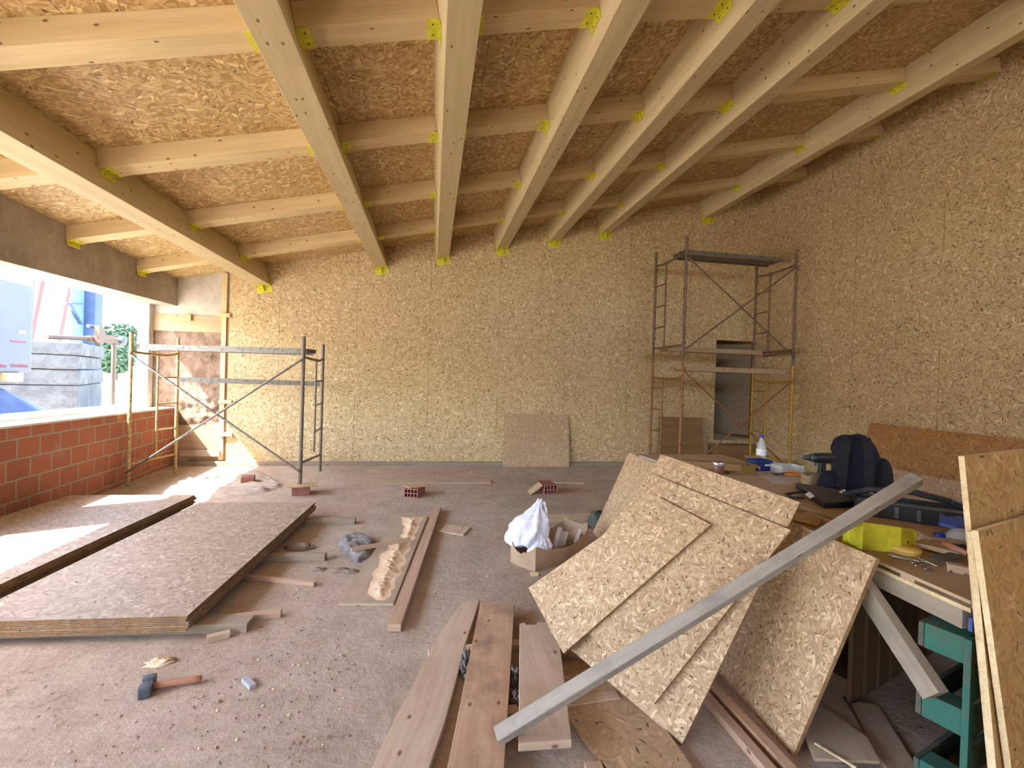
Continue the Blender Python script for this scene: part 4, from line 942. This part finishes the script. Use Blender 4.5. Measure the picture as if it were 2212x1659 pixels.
def heap(name, P, z0, hmax, res, mat, label, cat, kind='stuff', fall=.12, freq=14, ridge=0, wrinkle=None):
    xs = [p.x for p in P]; ys = [p.y for p in P]; x0, x1, y0, y1 = min(xs)-.05, max(xs)+.05, min(ys)-.05, max(ys)+.05
    nx, ny = max(4, int((x1-x0)/res)), max(4, int((y1-y0)/res)); mb = MB(); idx = {}; v = []; f = []
    for j in range(ny+1):
        for i in range(nx+1):
            x = x0+(x1-x0)*i/nx; y = y0+(y1-y0)*j/ny
            wob = .035*mnoise.noise(Vector((x*9, y*9, 0)))
            s = (dist(x, y, P) if inside(x, y, P) else -dist(x, y, P))+wob
            k = max(0.0, min(1.0, s/fall)); k = k*k*(3-2*k)
            nf = mnoise.fractal(Vector((x*freq, y*freq, 1)), 1, 2, 5)
            hgt = hmax*k*(.68+.32*nf) if wrinkle is None else wrinkle(x, y, k)
            idx[i, j] = len(v); v.append((x, y, z0+max(hgt, .0008) if s > 0 else z0+.0004))
    keep = lambda i, j: v[idx[i, j]][2] > z0+.0006
    for j in range(ny):
        for i in range(nx):
            if any(keep(a, b) for a, b in ((i, j), (i+1, j), (i, j+1), (i+1, j+1))): f.append((idx[i, j], idx[i+1, j], idx[i+1, j+1], idx[i, j+1]))
    mb.add(v, f, smooth=True)
    return solo(mb, name, mat, label, cat, None, 0, kind)
heap('sawdust', poly2, .022, .036, .008, 'sawdust', 'pale heap of sawdust on the plywood board', 'sawdust', freq=26)
P = [at(px, py, z=0) for px, py in ((728, 1172), (745, 1160), (785, 1158), (815, 1172), (805, 1200), (772, 1218), (745, 1196))]
heap('wool_wad', P, .0, .075, .012, 'wool', 'flat wad of grey insulation wool beside the sawdust board', 'wool wad', 'thing', .06, 11)
fl_timber('pine_lath', (759, 1184), (886, 1161), .03, .03, 'pine_red', 'thin reddish lath lying over the wool wad and the sawdust', z0=.055, cat='lath')
P = [at(*p, z=.014) for p in ((948, 1147), (965, 1132), (1016, 1139), (1001, 1155))]; P.reverse()
solo(MB().prism(P, .012), 'wood_offcut', 'pine_light', 'small square wood offcut lying right of the sawdust batten', 'offcut')
a, b = at(822, 1039, z=.02), at(1060, 1038.5, z=.02); lath('floor_plank', a-Z*.01, b-Z*.01, .22, .02, 'ply', 'long thin plank lying on the floor before the back wall', 'plank')
a, b = at(1186, 1040, z=.02), at(1262, 1043, z=.02); lath('thin_lath', a-Z*.01, b-Z*.01, .04, .02, 'pine_light', 'thin lath on the floor behind the right hollow brick', 'lath')
a, b = at(1180, 1118, z=.03), at(1345, 1109, z=.03); lath('floor_plank', a-Z*.015, b-Z*.015, .20, .03, 'pine_light', 'wide plank on the floor behind the cardboard box', 'plank')
def hollow_brick(c, ang, L, W, H, label, nx=4, nz=2):
    """clay block with a grid of through holes; length along its holes"""
    c = Vector(c); U = Vector((math.cos(ang), math.sin(ang), 0)); V = Vector((-U.y, U.x, 0)); tk = .011
    r = thing('hollow_brick', label, 'brick', c)
    mb = MB()
    for i in range(nx+1): mb.box(c+V*((i/nx-.5)*(W-tk))+Z*H/2, U, V, Z, L, tk, H)
    for k in range(nz+1): mb.box(c+Z*(tk/2+(H-tk)*k/nz), U, V, Z, L-.0006, W-.0006, tk)
    mb.build('clay_body', 'brick_piece', r)
    MB().box(c+Z*H/2, U, V, Z, L*.5, W-2*tk, H-2*tk).build('hole_shade_core', 'brick_hole_shade', r)  # solid dark core carrying the painted shade of the holes
    return r
a = (at(871, 1076, z=0)+at(898, 1076, z=0))/2
hollow_brick((a.x+.06, a.y+.155, 0), math.radians(72), .30, .185, .115, 'hollow brick with a board scrap on top, in the middle of the floor')
c0 = Vector((a.x+.06, a.y+.17, .115))
solo(MB().box(c0+Z*.008, Vector((.85, .5, 0)), Vector((-.5, .85, 0)), Z, .26, .20, .014), 'osb_offcut', ['osb_sheet'], 'board scrap lying on the middle hollow brick', 'offcut')
a = (at(1173, 1068, z=0)+at(1202, 1069, z=0))/2
hollow_brick((a.x, a.y+.16, 0), math.radians(96), .30, .19, .13, 'hollow brick on the floor behind the plastic bag')
c0 = Vector((a.x-.19, a.y+.10, .065)); 
solo(MB().box(c0, Vector((.80, 0, .60)), Y, Vector((-.6, 0, .8)), .21, .20, .016), 'osb_offcut', 'osb_sheet', 'board scrap propped up against the right hollow brick', 'offcut')
a = at(646, 1073, z=0)
hollow_brick((a.x-.02, a.y+.17, 0), math.radians(12), .21, .26, .115, 'hollow brick carrying one foot of the low scaffold')
c0 = flat_ = Vector((fR.x, fR.y, 0)); c0 = Vector((nR.x, nR.y, .115))
solo(MB().box(c0+Z*.009+X*.04, Vector((.93, .3, 0)), Vector((-.3, .93, 0)), Z, .34, .26, .016), 'osb_offcut', 'osb_sheet', 'board scrap between the hollow brick and the scaffold foot', 'offcut')
# crumpled sheet on the floor below the window
P = [at(px, py, z=0.0) for px, py in ((338, 1066), (365, 1048), (395, 1036), (440, 1030), (500, 1018), (560, 1016), (610, 1044), (612, 1056), (560, 1068), (500, 1078), (455, 1077), (400, 1068))]
wr = lambda x, y, k: k*(.012+.055*abs(mnoise.fractal(Vector((x*2.0+y*1.2, y*6.5, 2)), 1, 2, 3))+.03*abs(mnoise.noise(Vector((x*9, y*13, 4)))))
heap('dust_sheet', P, 0, .06, .022, 'cloth', 'crumpled dusty sheet lying on the sunny floor by the low scaffold', 'sheet', 'thing', .10, 8, wrinkle=wr)
a = at(530, 1041, z=.05); hollow_brick((a.x, a.y+.1, .02), math.radians(15), .16, .20, .09, 'broken hollow brick lying on the dusty sheet')
# hammer
r = thing('hammer', 'club hammer with a reddish wooden handle on the floor', 'hammer', (-1.31, 2.50, 0))
a, b = at(312, 1497, z=.03), at(325, 1466, z=.03); d = (b-a).normalized(); n = d.cross(Z)
mb = MB(); cc = (a+b)/2; cc.z = .028
prof = [(-.062, .020), (-.055, .027), (-.02, .027), (0, .022), (.02, .027), (.055, .027), (.062, .020)]
ring = []
for t_, k in prof: ring.append([cc+d*t_+n*(sx*k)+Z*(sz*k) for sx, sz in ((-1, -1), (-.4, -1.05), (.4, -1.05), (1, -1), (1.02, 0), (1, 1), (.4, 1.05), (-.4, 1.05), (-1, 1), (-1.02, 0))])
v = [p for rr in ring for p in rr]; f = [(i*10+k, i*10+(k+1) % 10, (i+1)*10+(k+1) % 10, (i+1)*10+k) for i in range(6) for k in range(10)]
mb.add(v, f+[tuple(range(9, -1, -1)), tuple(range(60, 70))]); mb.build('hammer_head', 'steel_dark', r, .002)
e_ = at(434, 1466, z=.02); h0 = cc
MB().tube([h0, h0+(e_-h0)*.3-Z*.002, h0+(e_-h0)*.6, h0+(e_-h0)*.88, e_, e_+(e_-h0)*.02], [.014, .015, .016, .018, .016, .006], 12).build('handle', 'handle_wood', r)
a, b = at(529, 1462, z=.02), at(547, 1480, z=.02); lath('stone_chip', a-Z*.01, b-Z*.01, .035, .022, 'stone', 'small light grey rectangular chip on the floor right of the hammer', 'chip', bevel=.004)
a = at(644, 1189, z=0); lump('wool_tuft', (a.x, a.y+.04, 0), .12, .05, .05, 'clod', 'brownish wool tuft behind the middle bearer of the near stack', 'wool tuft', 26, .4, 4, seed=6)
# cardboard box with profiles and a plastic bag
bc = [at(1140, 1230, z=0), at(1262, 1190, z=0)]
A0 = Vector((.88, 3.70, 0)); eU = Vector((.80, .60, 0)).normalized(); eV = Vector((-eU.y, eU.x, 0)); BL_, BW_, BH_ = .74, .28, .17
r = thing('cardboard_box', 'torn cardboard box on the floor beside the fan of boards', 'box', A0)
def wall(p, q, mb, h0, dip, th=.005, seed=0):
    n_ = 24
    nrm = (q-p).normalized().cross(Z)
    top = [h0-dip*math.sin(PI*i/n_)**.7+.012*mnoise.noise(Vector((i*.35, seed, 0))) for i in range(n_+1)]
    v = []; 
    for sgn in (0, 1):
        for i in range(n_+1):
            b_ = p+(q-p)*(i/n_)+nrm*(sgn*th+.015*math.sin(PI*i/n_)); v += [b_, b_+Z*top[i]+nrm*.03*math.sin(PI*i/n_)]
    m = 2*(n_+1); f = []
    for i in range(n_):
        f += [(2*i, 2*i+2, 2*i+3, 2*i+1), (m+2*i, m+2*i+1, m+2*i+3, m+2*i+2), (2*i+1, 2*i+3, m+2*i+3, m+2*i+1)]
    mb.add(v, f)
C0, C1, C2, C3 = A0, A0+eU*BL_, A0+eU*BL_+eV*BW_, A0+eV*BW_
mb = MB(); wall(C0, C1, mb, .20, .07, seed=1); wall(C1, C2, mb, .26, .05, seed=2); wall(C2, C3, mb, .21, .06, seed=3); wall(C3, C0, mb, .21, .08, seed=4)
mb.prism([C0+Z*.004, C1+Z*.004, C2+Z*.004, C3+Z*.004], .004); mb.build('box_body', 'cardboard', r)
mb = MB(); mb.prism([C1+Z*.25, C2+Z*.25, C2+Z*.17+eU*.10, C1+Z*.17+eU*.10], .004); mb.build('flap', 'cardboard', r)
fx = eU; fy = -Z; nn_ = -eV
mt = Matrix(((-fx.x, fy.x*1.0, nn_.x), (-fx.y, fy.y, nn_.y), (-fx.z, fy.z, nn_.z))).to_4x4()
mt.translation = (A0+eU*.60+Z*.135-eV*.022)-A0; lettering('lettering', 'dr-mann', .085, 'ink', r, mt)
for k, (pa, ya, pb, yb_) in enumerate((((1194, 1206), 3.96, (1213, 1143), 4.06), ((1240, 1192), 4.20, (1258, 1143), 4.30))):
    a, b = at(*pa, y=ya), at(*pb, y=yb_); U = (b-a).normalized(); sd = (eU-U*eU.dot(U)).normalized(); fr_ = U.cross(sd); fr_ = fr_ if fr_.y < 0 else -fr_
    L_ = (b-a).length; m_ = (a+b)/2
    mb = MB(); mb.box(m_, U, sd, fr_, L_, .115, .003)
    for sg in (-1, 1): mb.box(m_+sd*sg*.057+fr_*.022, U, fr_, sd, L_, .045, .003)
    solo(mb, 'metal_profile', 'paper', 'pale channel profile standing in the cardboard box, '+['beside the plastic bag', 'farther from the plastic bag'][k], 'profile', 'profiles in the cardboard box')
def bag(c, rx, ry, h, seed, knot, mat='film'):
    c = Vector(c); mb = MB()
    KV = [(0, .05), (.03, .6), (.10, .88), (.25, 1.0), (.42, .95), (.58, .74), (.72, .48), (.84, .25), (.93, .13), (1, .10)]
    def prof(v):
        for (a, p), (b, q) in zip(KV, KV[1:]):
            if v <= b: t = (v-a)/(b-a); t = t*t*(3-2*t); return p+(q-p)*t
        return KV[-1][1]
    def fn(u, v):
        th = 2*PI*u; k = prof(v)
        d = Vector((math.cos(th), math.sin(th), 0))
        fold = 1+.22*mnoise.fractal(Vector((d.x*1.8+seed, d.y*1.8, v*2.2)), 1, 2, 5)+(.03+.10*v)*math.sin(th*7+seed*3+v*3)
        q = 1+.22*max(0, -d.x)*max(0, 1-v*3.2)
        p = Vector((d.x*rx*k*fold*q, d.y*ry*k*fold, h*v+.02*mnoise.noise(Vector((d.x*3, d.y*3+seed, v*4)))))
        p.x += knot[0]*v**1.5; p.y += knot[1]*v**1.5
        return c+p
    return mb.grid(fn, 72, 44)
r = thing('plastic_bag', 'knotted white plastic bag in the cardboard box', 'bag', (.93, 4.0, .07))
q = at(1136, 1182, y=3.93)
bag((q.x, 3.96, q.z), .185, .14, .40, 1.3, (.13, .03)).build('bag_body', 'film', r)
q = at(1164, 1205, y=3.86)
bag((q.x, 3.85, q.z), .105, .08, .26, 4.7, (.02, .07)).build('bag_bulge', 'film', r)
kp = at(1172, 1083, y=4.0)
MB().tube([kp+Vector((-.03, 0, -.09)), kp+Vector((-.015, 0, -.045)), kp+Vector((.0, 0, -.012)), kp+Vector((.015, 0, -.004)), kp+Vector((.022, 0, -.03)), kp+Vector((.025, 0, -.085))], [.035, .02, .013, .014, .013, .018], 10).build('handle_loop', 'film', r)
MB().prism([kp+Vector((.02, -.03, -.05)), kp+Vector((.035, -.03, -.05)), kp+Vector((.035, -.09, -.20)), kp+Vector((.0, -.10, -.22))], .004).build('torn_strip', 'film', r)
a = at(1145, 1238, z=.02); solo(MB().box(Vector((.855, 3.62, .014)), X, Y, Z, .065, .035, .028), 'wood_block', 'osb_edge_pale', 'small pale wood block on the floor in front of the cardboard box', 'block', None, .006)
a = at(1300, 1128, z=.06); lump('dark_bag', (a.x+.02, a.y+.1, 0), .14, .12, .16, 'green_dull', 'dark green bag behind the cardboard box', 'bag', 24, .3, 2.2, seed=11)
# scattered clods and chips: countless crumbs
rnd = random.Random(11); mb = MB()
for k in range(1800):
    x = rnd.uniform(-3.6, 1.9); y = rnd.uniform(1.5, 8.2)
    if rnd.random() < .35: x, y = rnd.gauss(-.7, .5), rnd.gauss(2.4, .6)
    s = rnd.choice((.003, .004, .005, .006, .008))*(1.6 if rnd.random() < .06 else 1)
    if (-2.9 < x < -.95 and 2.7 < y < 5.7) or x < -2.6 and y < 5.9 or (.5 < x and y < 4.9) or (-.35 < x < .9 and y < 3.3) or (-.65 < x < .2 and 2.9 < y < 5.7) or (-3.6 < x < -1.7 and 5.9 < y < 8.3) or (.7 < x < 1.7 and 3.5 < y < 4.9): continue
    if not all(math.hypot(x-a_, y-b_) > r_ for a_, b_, r_ in ((-1.31, 2.5, .15), (-1.2, 2.52, .15), (-.88, 2.5, .1), (-.66, 4.3, .35), (-.5, 7.0, .35), (-.1, 7.0, .35), (.3, 7.0, .35), (.7, 7.0, .4), (2.1, 6.9, .4), (-.2, 6.3, .35), (1.6, 6.3, .45), (.27, 4.8, .3), (-1.1, 4.35, .25))): continue
    base = Vector((x, y, s*.3))
    pts = [base+Vector((rnd.uniform(.7, 1.4)*s*dx, rnd.uniform(.7, 1.4)*s*dy, rnd.uniform(.4, .9)*s*dz)) for dx, dy, dz in ((1, 0, 0), (0, 1, 0), (-1, 0, 0), (0, -1, 0), (0, 0, 1), (0, 0, -1))]
    mb.add(pts, [(0, 1, 4), (1, 2, 4), (2, 3, 4), (3, 0, 4), (1, 0, 5), (2, 1, 5), (3, 2, 5), (0, 3, 5)], mi=0 if rnd.random() < .7 else 1)
solo(mb, 'dirt_crumbs', ['clod', 'sawdust'], 'dirt crumbs and wood bits scattered over the floor', 'debris', None, 0, 'stuff')
for k, (px, py, s) in enumerate(((735, 1233, .05), (757, 1236, .045), (688, 1231, .04), (345, 1432, .05))):
    a = at(px, py, z=0); lump('mortar_crumb', (a.x, a.y, 0), s*1.4, s*.8, s*.4, 'clod' if k < 3 else 'sawdust', ['dark crumb of dirt left of the sawdust board', 'dark crumb of dirt at the sawdust board edge', 'dark crumb of dirt near the end of the middle bearer', 'pale crumb on the floor above the hammer'][k], 'crumb', 18, .5, 4, seed=k)

# ------------------------------------------------------------------ outside the window
def terr(x, y):
    d = max(0, -x-5.0)
    return .0+.035*d+.0022*d*d+.25*mnoise.fractal(Vector((x*.22, y*.22, 0)), 1, 2, 4)*min(1, d/5)+.06*mnoise.fractal(Vector((x*1.4, y*1.4, 0)), 1, 2, 4)*min(1, d/3)-.05
mb = MB().grid(lambda u, v: (lambda x, y: (x, y, terr(x, y)))(-4.6-60*u**1.6, -45+130*v), 90, 130)
struct(mb, 'ground', 'ground', 'pale sunlit stony ground rising outside the window', 'ground')
struct(MB().abox(-4.7, 40, -45, Y0-.2, -.3, -.02).abox(XR+.4, 40, Y0, 40, -.3, -.02), 'ground_yard', 'ground')
# stacked concrete blocks
P0_ = Vector((-9.0, 13.7, 0)); dl = Vector((-.91, -.42, 0)); dr = Vector((-.42, .91, 0))
lv = [2.20, 1.86, 1.49, 1.08, -.15]
nm = ['topmost course', 'second course from the top', 'third course from the top', 'bottom course']
for k in range(4):
    z1, z0 = lv[k], lv[k+1]; z1 -= .012
    j = Vector((random.uniform(-.05, .05), random.uniform(-.05, .05), 0))
    mb = MB(); pts = []
    ch = .35
    base = [P0_+dl*2.8, P0_, P0_+dr*(4.1-ch), P0_+dr*4.1+dl*ch, P0_+dr*4.1+dl*2.8]
    mb.prism([p+j+Z*z1 for p in base], Vector((0, 0, z0-z1)))
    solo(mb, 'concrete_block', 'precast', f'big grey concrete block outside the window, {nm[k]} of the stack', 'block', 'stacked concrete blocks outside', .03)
# shrink wrapped sheet pack on bearers over a tarpaulin
yr_, yl_ = 10.2, 7.6
r = thing('sheet_pack', 'white wrapped pack of roofing sheets with red print outside the window', 'pack', (-7.9, 9, 1.42))
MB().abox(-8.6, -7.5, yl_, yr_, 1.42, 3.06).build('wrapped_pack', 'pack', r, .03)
mb = MB(); a, b = at(24, 735, x=-7.49), at(57, 741, x=-7.49); mb.abox(-7.499, -7.492, a.y, b.y, b.z, a.z+.0); mb.build('red_label', 'red_print', r)
mb = MB(); a, b = at(40, 713, x=-7.49), at(56, 722, x=-7.49); mb.abox(-7.499, -7.492, a.y, b.y, b.z, a.z); mb.build('grey_label', 'stone', r)
for px in (24, -27):
    a = at(px, 793, x=-7.49); mt = Matrix(((0, 0, 1), (1, 0, 0), (0, 1, 0))).to_4x4(); mt.translation = a-Vector((-7.9, 9, 1.42)); lettering('lettering', 'Onduline', .098, 'red_print', r, mt, .002)
for k, (y0_, y1_) in enumerate(((9.62, 9.95), (8.2, 8.5))):
    solo(MB().abox(-8.5, -7.45, y0_, y1_, 1.26, 1.42, long=0), 'timber_bearer', ['spruce', 'timber_grey'][k], 'timber bearer under the white pack outside, '+['right end one', 'left end one'][k], 'timber')
def tarpf(u, v):
    x = -6.6-2.4*u; y = 6.8+3.9*v
    e = min(u, 1-u)*2; g_ = min(v, 1-v)*2
    k = min(1, 3.2*(1-v))**.7*min(1, 2.6*u+.12)**.6
    return (x, y, .2+.98*k+.05*mnoise.fractal(Vector((x*2, y*2, 0)), 1, 2, 3)*k)
solo(MB().grid(tarpf, 40, 50), 'tarpaulin', 'tarp', 'dark blue tarpaulin over a pile below the white pack', 'tarpaulin')
# steel column
a, b = at(150, 742, x=-13), at(192, 742, x=-13)
r = thing('steel_column', 'blue steel column standing behind the concrete blocks', 'column', (-13, 19.7, 0))
MB().abox(-13.0, -12.97, a.y, a.y+.62, .2, 8).build('flange', 'cyan', r)
MB().abox(-13.25, -12.6, a.y+.62, b.y+.05, .2, 8).build('web', 'steelblue', r)
p, q = at(150, 655, x=-12.9), at(176, 700, x=-12.9); MB().bar(p, q, .07, .07).build('knee_brace', 'steelblue', r)
p, q = at(143, 655, x=-12.9), at(178, 656, x=-12.9); MB().bar(p, q, .05, .04).build('tie', 'steelblue', r)
for k, (p, q) in enumerate((((70, 692), (91, 590)), ((122, 742), (150, 600)))):
    a, b = at(*p, x=-16), at(*q, x=-16); d = b-a
    solo(MB().bar(a-d*.9, b+d*.35, .20, .20), 'red_post', 'redpole', 'slanting dull red post '+['behind the white pack', 'beside the blue steel column'][k], 'post', 'slanting red posts outside')
a, b = at(69, 690, x=-10.9), at(73, 600, x=-10.9); d = b-a
solo(MB().tube([a-d, b+d*.3], .018, 8), 'thin_rod', 'steel_dark', 'thin upright rod left of the first red post', 'rod')
# machine arm
r = thing('machine_arm', 'rust coloured machine arm reaching out behind the concrete blocks', 'machine', (-11, 17, 1.2))
a, b = at(188, 731, x=-11), at(268, 738, x=-11); MB().tube([a, b], .10, 12).build('boom', 'machine', r)
a, b = at(100, 727, x=-11), at(190, 731, x=-11); MB().tube([a, b+(b-a)*.05], .07, 10).build('rear_tube', 'machine', r)
P = [at(*p, x=-10.9) for p in ((203, 703), (210, 703), (218, 722), (240, 726), (240, 732), (214, 735), (206, 748), (203, 740))]
MB().prism(P, .15).build('bracket_plate', 'machine', r)
p = at(264, 736, x=-10.9); MB().lathe([(0, -.1), (.16, -.1), (.16, .1), (0, .1)], p, Vector((.7, .3, 0)), 18).build('roller', 'steel_dark', r)
a, b = at(190, 704, x=-11), at(205, 707, x=-11); MB().tube([a, b], .06, 8).build('upper_link', 'steelblue', r)
MB().tube([(-11, 18.3, .2), (-11, 18.3, 2.45)], .07, 8).build('support', 'machine', r)
# trees
def tree(c, h, rad, n, seed, label):
    rd = random.Random(seed); c = Vector(c); r = thing('tree', label, 'tree', c, 'trees beyond the yard')
    MB().tube([c-Z*.5, c+Z*h*.5+X*.1, c+Z*h*.8], [.16, .10, .04], 8).build('trunk', 'bark', r)
    mb = MB()
    for k in range(n):
        d = Vector((rd.gauss(0, 1), rd.gauss(0, 1), rd.gauss(0, 1))).normalized()*rd.random()**.4
        p = c+Z*h*.64+Vector((d.x*rad, d.y*rad, d.z*h*.40))
        a = Vector((rd.gauss(0, 1), rd.gauss(0, 1), rd.gauss(0, 1))).normalized(); b = a.orthogonal().normalized(); s = rd.uniform(.10, .22)
        mb.add([p-a*s, p-b*s*.5, p+a*s, p+b*s*.5], [(0, 1, 2, 3)])
    mb.build('foliage', 'leaf', r)
for k, (px, x, h, rad, lab) in enumerate(((262, -24, 3.7, 1.5, 'broad dark tree rising right of the machine arm'), (226, -23, 2.9, 1.0, 'small tree directly behind the machine arm'), (248, -20, 2.3, 1.0, 'low green bush tree right of the concrete blocks'), (300, -27, 3.4, 1.3, 'farther tree near the post at the end of the window'))):
    p = at(px, 790, x=x); tree((p.x, p.y, terr(p.x, p.y)-.1), h, rad, 1500, k, lab)
